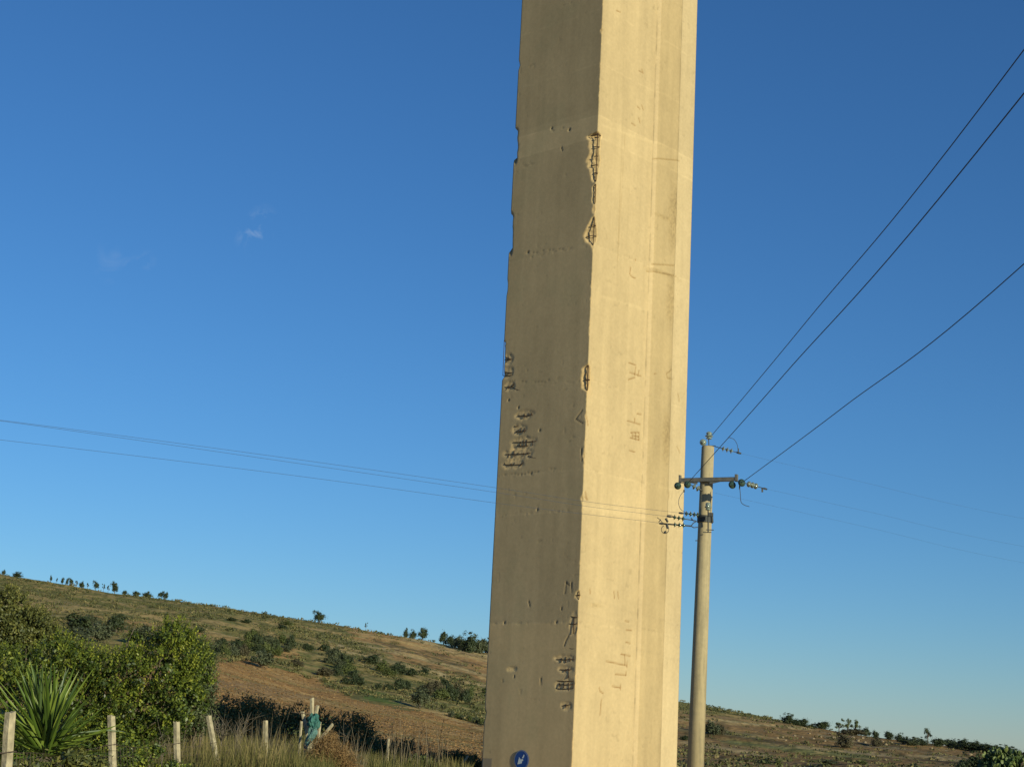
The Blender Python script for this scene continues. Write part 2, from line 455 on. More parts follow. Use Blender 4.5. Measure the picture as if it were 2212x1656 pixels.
T *= (1-greenish[..., None]*np.array([.05, .03, .03]))
# pours: each lift a shade of its own, joint lines between them
lifts_L = [fpL(1200, y)[1] for y in (1344, 1105, 1018, 830, 545, 320, 275)]
lifts_all = sorted(set([round(z, 2) for z in lifts_L]+[fpR(1340, y)[1] for y in (40, 160)]+[30.2, 33.0]))
edges = [-9]+lifts_all+[99]
rs = np.random.RandomState(4)
shades = {}
for i in range(len(edges)-1):
    k = 1+rs.uniform(-.03, .03)
    m = (Z >= edges[i]+0.03*(vnoise(S*2, Z*0, 5)-.5)) & (Z < edges[i+1])
    T[m] *= k
zb = fpL(1200, 1344)[1]
T[(Z < zb) & lm] *= np.array([1.10, 1.07, 1.02])  # lowest zone paler: warm ground bounce painted into the shaded face
m = (Z > fpL(1200, 320)[1]) & (Z < fpL(1200, 275)[1]) & lm
T[m] *= 1.05
m = (Z > fpL(1200, 262)[1]) & lm; T[m] *= .95
for z in lifts_all:
    d = np.abs(Z-z-0.03*(fbm(S*3, Z*0, 3, 83)-.5))
    w = np.exp(-(d/0.03)**2)*sstep(.35, .6, fbm(S*4, Z*4, 3, 85))
    T *= (1+0.10*w)[..., None]
    pit = np.exp(-(d/0.05)**2)*sstep(.72, .80, vnoise(S*13, Z*13, 87))*(Z < fpL(1200, 500)[1])*.8
    depth += pit*0.008; T *= (1-pit*.16)[..., None]
for (y1, y2, e1, e2) in ((285, 348, 1116, 1120), (466, 546, 1106, 1109)):   # broken far corner of the shaded face: pits, with their shadow painted darker
    for k_ in range(9):
        yy = y1+(y2-y1)*(k_+.5)/9; q1 = fpL(e1-4+rs.uniform(-1, 1), yy); rr_ = rs.uniform(.05, .11)
        w = np.exp(-(((S-q1[0])/rr_)**2+((Z-q1[1])/(.16))**2)**1.5)*lm
        depth += w*.05; T *= (1-w*.35)[..., None]
# formwork: faint vertical board joints on the lit face
for sv in (s2*0.30, s2*0.62, s2*0.645):
    d = np.abs(S-sv-0.01*(fbm(Z*0.8, Z*0, 3, 89)-.5))
    w = np.exp(-(d/0.02)**2)*sstep(.42, .6, fbm(Z*0.5+sv*3, Z*0+sv, 3, 91))
    T *= (1+0.05*w)[..., None]
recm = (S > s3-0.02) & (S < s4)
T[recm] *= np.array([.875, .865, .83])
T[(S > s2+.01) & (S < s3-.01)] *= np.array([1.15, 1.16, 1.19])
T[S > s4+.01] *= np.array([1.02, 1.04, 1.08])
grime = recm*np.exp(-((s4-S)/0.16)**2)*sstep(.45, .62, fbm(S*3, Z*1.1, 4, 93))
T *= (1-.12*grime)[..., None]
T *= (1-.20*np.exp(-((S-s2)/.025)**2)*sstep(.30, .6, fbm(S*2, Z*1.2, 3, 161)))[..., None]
T *= (1-.26*np.exp(-((S-s4)/.03)**2)*sstep(.25, .6, fbm(S*2, Z*1.6, 3, 163)))[..., None]  # thin shadow line of the step painted in, with dirt of the crease
crk = (np.abs(S-s2) < .03)*sstep(.5, .62, fbm(S*8, Z*2.5, 3, 95)); T *= (1-.2*crk)[..., None]
# small bug holes everywhere
bh = sstep(.885, .93, vnoise(S*9, Z*7, 97))*sstep(.45, .6, fbm(S*1.3, Z*.9, 3, 98)); depth += bh*.004; T *= (1-.12*bh)[..., None]
def seg(s1, z1, s2_, z2):
    dx, dz = s2_-s1, z2-z1; L2 = dx*dx+dz*dz+1e-9
    t = np.clip(((S-s1)*dx+(Z-z1)*dz)/L2, 0, 1)
    return np.sqrt((S-s1-t*dx)**2+(Z-z1-t*dz)**2)
def stroke(fp, pts, wid=.022, dep=.03, col=(.62, .52, .42), side=None):
    global depth, T
    q = [fp(*p) for p in pts]
    d = None
    for a, b in zip(q[:-1], q[1:]):
        e = seg(a[0], a[1], b[0], b[1]); d = e if d is None else np.minimum(d, e)
    w = np.exp(-(d/wid)**2)
    w[lm if fp is fpR else ~lm] = 0
    depth += w*dep; T *= 1-w[..., None]*(1-np.array(col))
def blob(fp, x1, y1, x2, y2, dep=.05, col=(1.12, 1.08, 1.0), soft=.25, ns=11, seed=3):
    global depth, T
    a = fp(x1, y1); b = fp(x2, y2)
    cs, cz = (a[0]+b[0])/2, (a[1]+b[1])/2; hs_, hz = abs(a[0]-b[0])/2+.01, abs(a[1]-b[1])/2+.01
    r = np.sqrt(((S-cs)/hs_)**2+((Z-cz)/hz)**2)+ (fbm(S*ns/2, Z*ns/2, 3, seed)-.5)*.7
    w = 1-sstep(1-soft, 1+soft, r)
    w[lm if fp is fpR else ~lm] = 0
    rough_ = .55+.9*fbm(S*13, Z*13, 3, seed+1)
    depth += w*dep*rough_; T *= 1-w[..., None]*(1-np.array(col)*(0.8+.4*vnoise(S*16, Z*16, seed+2))[..., None])
# shaded face: spalls over the stirrups
spL = [(1089, 766, 1106, 784), (1087, 795, 1108, 814), (1090, 826, 1110, 841), (1112, 889, 1149, 903), (1109, 917, 1137, 936),
       (1106, 946, 1157, 966), (1089, 971, 1145, 990), (1088, 995, 1129, 1009), (1200, 1414, 1240, 1430), (1208, 1438, 1234, 1452),
       (1199, 1466, 1240, 1490), (1213, 1514, 1233, 1532), (1232, 1325, 1247, 1368), (1097, 1440, 1114, 1449)]
for k, b_ in enumerate(spL): blob(fpL, *b_, dep=.018, col=(1.32, 1.26, 1.16), seed=100+k*5)
for pts in ([(1222, 1257), (1220, 1281)], [(1234, 1257), (1234, 1279)], [(1222, 1257), (1229, 1264)], [(1228, 1372), (1222, 1382), (1218, 1394)],
            [(1257, 886), (1243, 905), (1258, 914)], [(1255, 968), (1256, 995)], [(1212, 1310), (1212, 1316)], [(1141, 1297), (1144, 1309)],
            [(1085, 1467), (1085, 1472)], [(1168, 1464), (1168, 1478)], [(1110, 1458), (1110, 1462)], [(1212, 318), (1214, 326)]):
    stroke(fpL, pts, .018, .018, (.34, .31, .29))
for (x, y) in ((1089, 1344), (1201, 1343), (1098, 864), (1119, 880), (1165, 929), (1191, 278), (1229, 281), (1140, 545), (1160, 1100)):
    q = fpL(x, y); w = np.exp(-(((S-q[0])**2+(Z-q[1])**2)/.03**2))*lm; depth += w*.05; T *= (1-.72*w)[..., None]
for (a, b_, yy, tilt) in ((1090, 1150, 1024, -.06), (1120, 1190, 827, -.06), (1130, 1225, 546, -.08), (1180, 1235, 283, -.1), (1140, 1200, 1018, -.06)):
    for x in np.arange(a, b_, 7):
        if rs.rand() < .6:
            q = fpL(x, yy+(x-a)*tilt+rs.uniform(-3, 3)); w = np.exp(-(((S-q[0])**2/.05**2+(Z-q[1])**2/.025**2)))*lm
            depth += w*.012; T *= (1-.3*w)[..., None]
# lit face: stirrups showing through, scratches, cracks
RUST = (.60, .48, .36)
for pts in ([(1358, 783), (1373, 789)], [(1360, 804), (1384, 812)], [(1373, 793), (1371, 810)], [(1380, 800), (1378, 812)], [(1357, 820), (1371, 815)],
            [(1376, 893), (1385, 895)], [(1355, 909), (1383, 917)], [(1371, 903), (1371, 911)], [(1362, 934), (1380, 934)], [(1366, 941), (1380, 943)],
            [(1361, 945), (1381, 950)], [(1366, 934), (1366, 946)], [(1373, 934), (1373, 948)], [(1380, 934), (1380, 950)], [(1359, 972), (1371, 976)],
            [(1341, 1412), (1361, 1416)], [(1349, 1413), (1350, 1435)], [(1309, 1427), (1354, 1437)], [(1354, 1428), (1354, 1440)],
            [(1329, 1455), (1352, 1457)], [(1352, 1450), (1352, 1458)], [(1322, 1481), (1340, 1485)], [(1340, 1478), (1340, 1488)],
            [(1350, 1340), (1358, 1342)], [(1352, 1360), (1364, 1361)], [(1352, 1386), (1361, 1389)], [(1326, 1277), (1327, 1292)],
            [(1334, 1277), (1336, 1292)], [(1274, 1272), (1275, 1281)], [(1294, 1484), (1296, 1492), (1303, 1497)], [(1299, 1510), (1297, 1530), (1296, 1543)],
            [(1362, 578), (1360, 592), (1365, 598), (1372, 601)], [(1372, 560), (1373, 564)], [(1364, 267), (1372, 272)], [(1380, 256), (1382, 266)],
            [(1386, 150), (1389, 159), (1380, 154)], [(1376, 230), (1382, 236)], [(1386, 228), (1389, 238)], [(1331, 24), (1340, 27)],
            [(1407, 808), (1410, 808)], [(1263, 1072), (1269, 1080), (1264, 1062)], [(1267, 900), (1270, 918)]):
    stroke(fpR, pts, .020, .025, RUST)
for pts in ([(1446, 795), (1440, 803), (1433, 808), (1435, 817), (1449, 820)], [(1409, 344), (1464, 349)], [(1404, 572), (1452, 575)],
            [(1396, 586), (1457, 598)], [(1461, 850), (1464, 868)], [(1459, 964), (1465, 978)], [(1438, 1052), (1442, 1068), (1438, 1085)]):
    stroke(fpR, pts, .022, .022, (.70, .64, .55))
for pts in ([(1345, 278), (1330, 640)], [(1350, 290), (1334, 560)]): stroke(fpR, pts, .012, .01, (.86, .83, .78))
for pts in ([(1303, 272), (1420, 312)], [(1258, 1091), (1378, 1108)], [(1257, 1096), (1440, 1126)], [(1298, 640), (1390, 668)]):
    stroke(fpR, pts, .05, 0, (1.08, 1.08, 1.08))
for bb in ((1272, 1300, 1298, 1312), (1396, 583, 1458, 600), (1440, 400, 1456, 540), (1436, 600, 1450, 700), (1425, 900, 1440, 990), (1412, 460, 1440, 480)):
    blob(fpR, *bb, dep=0, col=(.86, .84, .80), soft=.7, seed=int(bb[0]))
# broken arris: the corner is cut back where the cover has fallen off
def arris(points):                                        # (py, width left in px) along the front corner
    ys = []; ws = []
    for (y, w) in points:
        xx = 1235+(1656-y)*675/16556
        zl = fpL(xx-.5, y)[1]; sL = -fpL(xx-w, y)[0] if w > 0 else 0
        ys.append(zl); ws.append(max(sL, 0))
    o = np.argsort(ys); return np.array(ys)[o], np.array(ws)[o]
cuts = [[(284, 0), (289, 20), (330, 17), (352, 20), (372, 14), (391, 6), (394, 0)], [(396, 0), (402, 8), (420, 6), (436, 8), (441, 3)],
        [(441, 3), (450, 6), (460, 4), (463, 0)], [(464, 0), (470, 6), (490, 14), (510, 24), (518, 17), (526, 6), (534, 3), (545, 0)],
        [(786, 0), (792, 11), (820, 13), (838, 10), (847, 0)], [(1272, 0), (1278, 7), (1290, 8), (1296, 0)], [(890, 0), (900, 3), (910, 0)],
        [(60, 0), (66, 4), (74, 0)], [(970, 0), (985, 4), (1000, 0)], [(1060, 0), (1075, 4), (1090, 0)], [(640, 0), (646, 2), (652, 0)]]
wcut = np.zeros(nrow)
for c in cuts:
    yy, ww = arris(c); wcut = np.maximum(wcut, np.interp(zr, yy, ww, left=0, right=0))
wcut = wcut*(0.72+.6*fbm(zr*5, zr*0, 3, 111))+ .012*sstep(.5, .7, fbm(zr*3, zr*0+4, 3, 113))
def edgecut_left():                                       # far corner of the shaded face
    w = np.zeros(nrow)
    for c in ([(283, 0), (290, 5), (320, 7), (340, 6), (350, 0)], [(464, 0), (470, 4), (500, 5), (530, 6), (548, 0)], [(600, 0), (620, 1.5), (640, 0)],
              [(735, 0), (740, 3), (812, 4), (820, 0)], [(1530, 0), (1540, 3), (1560, 0)], [(140, 0), (150, 3), (160, 0)]):
        yy = [fpL(1095, y)[1] for y, _ in c][::-1]; ww = [p*.013 for _, p in c][::-1]
        w = np.maximum(w, np.interp(zr, yy, ww, left=0, right=0))
    return w*(0.7+.6*fbm(zr*5, zr*0+9, 3, 117))
wl_cut = edgecut_left()
P2 = base[None, :, :] - depth[..., None]*nor[None]
for i in range(nrow):
    w = wcut[i]
    if w > .004:
        wr = w*.40
        m = (cols_s > -w) & (cols_s < wr)
        a = C0+dL*w; b = C0+dR*wr
        t = (cols_s[m]+w)/(w+wr)
        chord = a[None]*(1-t[:, None])+b[None]*t[:, None]
        inn = -(nL+nR)/np.linalg.norm(nL+nR)
        bulge = (fbm(cols_s[m]*16, np.full(m.sum(), zr[i]*16), 3, 121)-.3)*.06*np.sin(np.pi*np.clip(t, 0, 1))
        P2[i, m] = chord+inn[None]*bulge[:, None]
        hal = (cols_s > -w*1.15) & (cols_s < wr*1.2)
        T[i, hal] *= np.array([1.16, 1.10, 1.0])*(0.86+.35*vnoise(cols_s[hal]*17, np.full(hal.sum(), zr[i]*17), 123))[:, None]
    w = wl_cut[i]
    if w > .004:
        m = cols_s < -WL+w*1.5
        t = 1-(cols_s[m]+WL)/(w*1.5)
        P2[i, m] = P2[i, m]-nL[None]*(t*w*1.5)[:, None]-dL[None]*(t*w)[:, None]
# darker, bluer patch low at the left face's outer edge
a = fpL(1040, 1636); b_ = fpL(1061, 1640)
m = (S < b_[0]) & (Z < a[1]) & lm; T[m] = T[m]*np.array([.55, .60, .78])
# halo of paler and rust-stained concrete around the mid height arris break
q = fpL(1262, 818); w = np.exp(-(((S-0)/.32)**2+((Z-q[1])/.55)**2)**2)*sstep(.3, .6, nmed); T *= 1+w[..., None]*np.array([.10, .04, -.06])
verts = np.concatenate([P2.reshape(nrow, -1, 2), np.repeat(zr[:, None, None], len(cols_s), 1)], -1)
nc = len(cols_s)
# back of the shaft
ER = base[-1]; EL = base[0]
backpts = [ER-nR*0.35, ER-nR*0.35+dR*0.02-nR*(WL-0.9), EL+dR*(s5*0.98)]
backpts = [ER-nR*0.4+dR*0.0, ER-nR*(WL-REC2), ]
bk = np.array([np.concatenate([np.repeat(p[None], nrow, 0), zr[:, None]], 1) for p in backpts]).transpose(1, 0, 2)
verts = np.concatenate([verts, bk], 1); ncb = verts.shape[1]
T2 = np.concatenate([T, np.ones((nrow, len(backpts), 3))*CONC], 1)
i_, j_ = np.meshgrid(np.arange(nrow-1), np.arange(ncb), indexing='ij'); jn = (j_+1) % ncb
fc = np.stack([i_*ncb+j_, i_*ncb+jn, (i_+1)*ncb+jn, (i_+1)*ncb+j_], -1).reshape(-1, 4)
pier_base = np.array([C0[0], C0[1]+2.5, 0])
pier = empty('viaduct_pier', pier_base, 'tall weathered concrete viaduct pier with broken corner and exposed rusty bars', 'pier')
cm = tinted('weathered_concrete', rough=0.9, noise=0.045, scale=9.0, bump=0.003, bscale=30, spec=0.15)
V = verts.reshape(-1, 3)-pier_base
topf = [tuple((nrow-1)*ncb+j for j in range(ncb))]
shaft = new_mesh('concrete_shaft', V, fc, cm, pier)
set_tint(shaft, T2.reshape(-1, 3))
capm = new_mesh('shaft_top', V[(nrow-1)*ncb:], [tuple(range(ncb))], simple('plain_concrete', (.42, .36, .25), .9, noise=.1), pier)
# reinforcement bars in the broken places
rust = simple('rusty_steel', (.045, .022, .014), .8, noise=.35, scale=9)
def on(face, s, z, out=0.0):
    if face == 'L': p = C0+dL*(-s)+nL*out
    else: p = C0+dR*s+nR*out
    return np.array([p[0], p[1], z])
def rebar(lines, r=.011, label=None):
    mb = MB(pier_base)
    for ln in lines: mb.tube(ln, r, 6)
    o = mb.build('exposed_rebar', rust, pier, True)
    if label: o['label'] = label
def bars_face(hl, vl, out=-.010):
    L = []
    vl = [(x+rs.uniform(-1.5, 1.5), y1+rs.uniform(0, .35)*(y2-y1), y2-rs.uniform(0, .35)*(y2-y1)) for x, y1, y2 in vl]
    for (x1, x2, y, dy) in hl:
        dy += rs.uniform(-1, 1)
        a = fpL(x1, y); b = fpL(x2, y+dy); m_ = fpL((x1+x2)/2, y+dy/2+1)
        L.append([on('L', a[0], a[1], out), on('L', m_[0], m_[1], out+.004), on('L', b[0], b[1], out)])
    for (x, y1, y2) in vl:
        a = fpL(x, y1); b = fpL(x, y2); L.append([on('L', a[0], a[1], out-.008), on('L', b[0]+rs.uniform(-.03, .03), b[1], out+rs.uniform(-.01, .03))])
    return L
for hl, vl in (([(1089, 1106, 777, -2), (1091, 1104, 771, 5)], [(1097, 768, 784)]), ([(1086, 1107, 811, -1), (1090, 1106, 803, 1)], [(1091, 798, 812), (1098, 802, 812)]),
               ([(1089, 1107, 836, -1), (1104, 1123, 835, 8), (1102, 1110, 836, -9)], [(1098, 828, 840)]), ([(1117, 1150, 898, -3)], [(1131, 890, 904), (1142, 889, 902), (1148, 890, 899)]),
               ([(1110, 1118, 920, 0), (1113, 1137, 932, -2)], [(1118, 924, 937), (1126, 922, 936), (1133, 922, 935)]),
               ([(1108, 1158, 955, -2), (1116, 1140, 962, -1)], [(1122, 948, 965), (1136, 947, 966), (1149, 948, 968), (1129, 949, 962)]),
               ([(1091, 1145, 981, -3), (1140, 1158, 984, 5)], [(1098, 974, 990), (1108, 972, 990), (1118, 972, 987), (1130, 973, 990), (1138, 972, 986)]),
               ([(1090, 1126, 1003, 0), (1122, 1130, 1006, -9)], [(1091, 996, 1004), (1104, 999, 1004), (1112, 998, 1003)]),
               ([(1201, 1239, 1423, 0), (1229, 1241, 1399, 1)], [(1238, 1398, 1436), (1212, 1417, 1431), (1222, 1416, 1431), (1230, 1417, 1432)]),
               ([(1209, 1233, 1445, 0)], [(1220, 1440, 1453), (1227, 1440, 1470)]),
               ([(1200, 1239, 1469, 0), (1200, 1237, 1486, 0), (1206, 1238, 1477, 0)], [(1209, 1467, 1488), (1218, 1467, 1488), (1227, 1467, 1499), (1237, 1466, 1486)]),
               ([(1214, 1232, 1523, -2)], [(1223, 1515, 1531)]), ([(1228, 1246, 1346, 0), (1232, 1246, 1330, 3)], [(1240, 1322, 1372)])):
    rebar(bars_face(hl, vl), .012)
def corner_bar(y1, y2, inset, st, x_off=3):
    L = []; ctr = lambda y: 1235+(1656-y)*675/16556
    za, zb_ = fpL(ctr(y1)-1, y1)[1], fpL(ctr(y2)-1, y2)[1]
    inn = -(nL+nR)/np.linalg.norm(nL+nR)
    def cp(z, k=0.0): 
        q_ = C0+inn*inset; return np.array([q_[0], q_[1], z])
    L.append([cp(za), cp((za+zb_)/2), cp(zb_)])
    for y, wl_, wr in st:
        z = fpL(ctr(y)-1, y)[1]
        c = C0+inn*(inset-.02)
        l_ = c+dL*wl_; r_ = c+dR*wr
        L.append([np.array([l_[0], l_[1], z]), np.array([c[0], c[1], z]), np.array([r_[0], r_[1], z])])
    return L
rebar(corner_bar(287, 394, .045, [(290, .30, .16), (297, .12, .06), (316, .14, .12), (337, .10, .05), (356, .22, .06), (373, .08, .08)]), .015, 'long rusty corner bar crossed by stirrups')
rebar(corner_bar(398, 440, .02, []), .014, 'bare vertical bar along the chipped corner')
rebar(corner_bar(464, 529, .05, [(486, .14, .12), (508, .30, .14)]), .014, 'corner bar with two stirrups')
rebar(corner_bar(788, 844, .05, [(819, .12, .12)]), .02, 'thick rust-red bar in the oval break')
rebar(corner_bar(1276, 1294, .03, [(1284, .1, .06)]), .012)
rebar([[on('L', *fpL(1089, 735), out=.004), on('L', *fpL(1086, 811), out=.004)]], .012, 'thin vertical bar at the far edge of the shaded face')

# ------------------------------------------------------------------ round blue sign on the pier
blue = simple('blue_sign_paint', (.012, .055, .24), .45, spec=.5, noise=.08, scale=5)
white = simple('white_sign_paint', (.62, .66, .66), .5)
steel = simple('galvanised_steel', (.30, .30, .29), .5, .6, noise=.1)
q = fpL(1127, 1640)
sc = on('L', q[0], q[1], .028)
sgn = empty('round_sign', sc, 'round blue sign with white figure fixed low on the shaded pier face', 'sign')
dl3 = np.array([-dL[0], -dL[1], 0]); up3 = np.array([0, 0, 1.0]); nl3 = np.array([nL[0], nL[1], 0])
mb = MB(sc); mb.lathe(sc-nl3*.012, nl3, [(0, .29), (.002, .30), (.014, .30), (.016, .285)], 48)
mb.build('sign_plate', blue, sgn, False)
mb = MB(sc)
for rr in (.283,):
    n_ = 64; V_ = []; F_ = []
    for k in range(n_):
        w_ = 2*math.pi*k/n_
        for r2 in (.270, .288): V_.append(sc+nl3*.0085+r2*(dl3*math.cos(w_)+up3*math.sin(w_)))
    for k in range(n_): F_.append((2*k, 2*k+1, 2*((k+1) % n_)+1, 2*((k+1) % n_)))
    mb.add(V_, F_)
mb.build('sign_rim', simple('dull_rim', (.22, .25, .33), .6), sgn)
def flat(poly):
    V_ = [sc+nl3*.008+dl3*x+up3*y for x, y in poly]+[sc+nl3*.011+dl3*x+up3*y for x, y in poly]
    n_ = len(poly)
    return V_, [tuple(range(n_))[::-1], tuple(range(n_, 2*n_))]+[(k, (k+1) % n_, n_+(k+1) % n_, n_+k) for k in range(n_)]
mb = MB(sc)
mb.add(*flat([(-.15, -.14), (-.09, .08), (-.05, -.01), (-.02, .05), (.02, -.02), (.03, -.10)]))
mb.add(*flat([(.03, .06), (.10, .17), (.13, .15), (.07, .05)]))
mb.add(*flat([(.05+.028*math.cos(k*math.pi/5), .0+.032*math.sin(k*math.pi/5)) for k in range(10)]))
mb.build('sign_symbol', white, sgn)
mb = MB(sc)
for dz in (.12, -.12):
    mb = MB(sc); mb.box(sc-nl3*.020+up3*dz, dl3*.16, up3*.015, nl3*.007); mb.build('mounting_rail', steel, sgn)

# ------------------------------------------------------------------ utility pole
DP = 40.0
ptop = P(1528.5, 964, DP); pmid = P(1501.5, 1656, DP)
axis = (pmid-ptop); k = (ptop[2]+0.3)/(-axis[2]); pbase = ptop+axis*k; paxis = (ptop-pbase)/np.linalg.norm(ptop-pbase)
polec, pn_, pl_, pb_ = mat('pole_concrete')
pb_.inputs['Roughness'].default_value = .9; pb_.inputs['Specular IOR Level'].default_value = .15
ptc = pn_.new('ShaderNodeTexCoord'); pmp = pn_.new('ShaderNodeMapping'); pmp.inputs['Scale'].default_value = (7, 7, .5)
pnz = pn_.new('ShaderNodeTexNoise'); pnz.inputs['Scale'].default_value = 1.6; pnz.inputs['Detail'].default_value = 8
pn2 = pn_.new('ShaderNodeTexNoise'); pn2.inputs['Scale'].default_value = 9; pn2.inputs['Detail'].default_value = 8
pcr = pn_.new('ShaderNodeValToRGB'); pcr.color_ramp.elements[0].position = .36; pcr.color_ramp.elements[0].color = (.31, .25, .155, 1)
pcr.color_ramp.elements[1].position = .60; pcr.color_ramp.elements[1].color = (.42, .33, .195, 1)
pmx = pn_.new('ShaderNodeMath'); pmx.operation = 'MULTIPLY_ADD'; pmx.inputs[1].default_value = .35
pl_.new(ptc.outputs['Object'], pmp.inputs['Vector']); pl_.new(pmp.outputs[0], pnz.inputs['Vector']); pl_.new(ptc.outputs['Object'], pn2.inputs['Vector'])
psb = pn_.new('ShaderNodeMath'); psb.operation = 'SUBTRACT'; psb.inputs[1].default_value = .5; pl_.new(pn2.outputs['Fac'], psb.inputs[0])
pl_.new(psb.outputs[0], pmx.inputs[0]); pl_.new(pnz.outputs['Fac'], pmx.inputs[2]); pl_.new(pmx.outputs[0], pcr.inputs[0]); pl_.new(pcr.outputs[0], pb_.inputs['Base Color'])
darkst = simple('dark_painted_steel', (.055, .055, .055), .6, .2, noise=.15)
glass = simple('green_glass', (.045, .075, .052), .08, spec=.9)
glass2 = simple('clear_glass', (.20, .23, .19), .1, spec=.8)
wirem = simple('aluminium_wire', (.045, .06, .10), .6, .0)
polo = empty('utility_pole', (pbase[0], pbase[1], 0), 'round concrete power pole with crossarm and glass insulators beside the pier', 'utility pole')
O = np.array(polo.location)
H = np.linalg.norm(ptop-pbase)
def pr(z): return .158+(.213-.158)*(1-(z/ptop[2]))
mb = MB(O); mb.tube([pbase, pbase+(ptop-pbase)*.5, ptop-paxis*.02, ptop], [pr(0), pr(ptop[2]*.5), pr(ptop[2]), pr(ptop[2])-.012], 40)
o = mb.build('pole_shaft', polec, polo, False)
for p in o.data.polygons:
    if len(p.vertices) == 4: p.use_smooth = True
def disc(mb, p, ax, r=.085, k=1.0):                        # cap and bell of one glass disc
    mb.lathe(p, ax, [(-.035, .022), (-.02, .035), (-.012, .04), (-.006, r*.55), (.004, r*.92), (.012, r), (.018, r*.96), (.012, r*.7), (.02, r*.45), (.03, .018), (.05, .012)], 18)
def string(pa, pb, discs, r=.062, wr=.009, gm_=None):
    """tension string of discs between two points"""
    pa, pb = np.array(pa), np.array(pb); ax = pb-pa; L_ = np.linalg.norm(ax); ax = ax/L_
    st = MB(O); st.tube([pa, pb], wr, 6)
    st.lathe(pb-ax*.02, ax, [(0, .02), (.05, .028), (.12, .02)], 8)
    root = st.build('insulator_string', darkst, polo, True)
    for d in discs:
        m2 = MB(O); disc(m2, pa+ax*L_*d, ax, r)
        m2.build('glass_disc', gm_ or glass, root, True)
    return root
PX = lambda x, y, D=DP: P(x, y, D)
# crossarm
ca, cb = PX(1466, 1036, 40.05), PX(1588, 1033.5, 39.35)
adir = (cb-ca)/np.linalg.norm(cb-ca); aout = np.cross(adir, [0, 0, 1.0]); aout /= np.linalg.norm(aout)
if aout[1] > 0: aout = -aout
mb = MB(O)
ctr = (ca+cb)/2
pc = pbase+(ptop-pbase)*((ctr[2]-pbase[2])/(ptop[2]-pbase[2]))
off = aout*(pr(ctr[2])+.045)
tc_ = np.dot(pc-ca, adir)
c_mid = ca+adir*tc_; shift = pc+off-c_mid; shift[2] = 0
ca2, cb2 = ca+shift*1.0, cb+shift*1.0
mb.box((ca2+cb2)/2+up3*.045, (cb2-ca2)/2, aout*.04, up3*.006)
mb.box((ca2+cb2)/2+aout*.034, (cb2-ca2)/2, aout*.006, up3*.05)
mb.box((ca2+cb2)/2-up3*.045, (cb2-ca2)/2*.9, aout*.04, up3*.006)
mb.box(ca2+up3*.03, adir*.02, aout*.05, up3*.10); mb.box(cb2+up3*.03, adir*.03, aout*.05, up3*.09)
for s_ in (-1, 1):                                          # tapered gussets toward the pole
    a_ = c_mid+shift+adir*s_*.17; b2 = c_mid+shift+adir*s_*.5
    mb.add([a_-up3*.11+aout*.028, a_-up3*.04+aout*.028, b2-up3*.04+aout*.028, a_-up3*.11-aout*.02, a_-up3*.04-aout*.02, b2-up3*.04-aout*.02],
           [(0, 1, 2), (3, 5, 4), (0, 3, 4, 1), (1, 4, 5, 2), (0, 2, 5, 3)])
mb.build('crossarm', simple('crossarm_steel', (.17, .155, .13), .55, .3, noise=.2), polo)
mb = MB(O)
def ring(z, h, ex=.012):
    c = pbase+(ptop-pbase)*((z-pbase[2])/(ptop[2]-pbase[2])); r = pr(z)+ex
    V_ = []; n_ = 32
    mb.tube([c-paxis*h, c+paxis*h], [r, r], n_)
ring(ctr[2]+.0, .03)
mb.build('crossarm_band', darkst, polo, False)
zc = PX(1520, 1121)[2]
mb = MB(O); ring(zc, .085, .03)
cc = pbase+(ptop-pbase)*((zc-pbase[2])/(ptop[2]-pbase[2]))
mb.build('steel_collar', darkst, polo, False)
# top furniture
mb = MB(O)
tt = PX(1531, 962); mb.tube([tt-up3*.05, PX(1530, 948)], .012, 8); mb.tube([PX(1517, 962), PX(1545, 963)], .014, 6)
mb.build('top_bracket', darkst, polo)
def pin(p, r=.10, m_=glass2):
    m2 = MB(O); m2.lathe(p-up3*.09, up3, [(0, .03), (.01, r*.75), (.03, r*.8), (.035, .045), (.06, .05), (.065, r), (.09, r*1.03), (.10, .06), (.13, .065), (.14, r*.8), (.17, r*.7), (.185, .05), (.2, .02)], 20)
    m2.build('pin_insulator', m_, polo, True)
pin(PX(1531, 941), .098)
mb = MB(O); disc(mb, PX(1518, 955, 39.8), ray(1518, 955), .085); mb.build('glass_disc', glass2, polo, True)
string(PX(1544, 964), PX(1592, 977), (.36, .54, .72), .076, .010, glass2)
# arm ends
eL, eR = PX(1466, 1044, 39.7), PX(1588, 1040, 39.2)
for p in (PX(1463, 1049, 39.6), PX(1484, 1046, 39.6)): mb = MB(O); disc(mb, p, ray(1463, 1049)*-1+np.array([.25, 0, .1]), .092); mb.build('glass_disc', glass, polo, True)
for p in (PX(1580.5, 1047, 39.1), PX(1601, 1042.5, 39.0)): mb = MB(O); disc(mb, p, ray(1463, 1049)*-1+np.array([.35, 0, .25]), .098); mb.build('glass_disc', glass, polo, True)
string(PX(1492, 1047, 39.75), PX(1510, 1056, 39.85), (.35, .8), .076, .010, glass2)
string(PX(1605, 1042, 39.1), PX(1650, 1054.5, 39.6), (.25, .42, .58), .076, .010, glass2)
def piece(name, fn):
    m2 = MB(O); fn(m2); m2.build(name, darkst, polo)
piece('link_plate', lambda m: m.tube([PX(1466, 1040, 39.7), PX(1484, 1046, 39.6), PX(1494, 1048, 39.7)], .01, 6))
piece('link_plate', lambda m: m.tube([PX(1588, 1038, 39.2), PX(1601, 1042, 39.05), PX(1608, 1043, 39.1)], .012, 6))
piece('wire_clamp', lambda m: m.box(PX(1597, 1052, 39.1), (.014, 0, 0), (0, .014, 0), (0, 0, .05)))
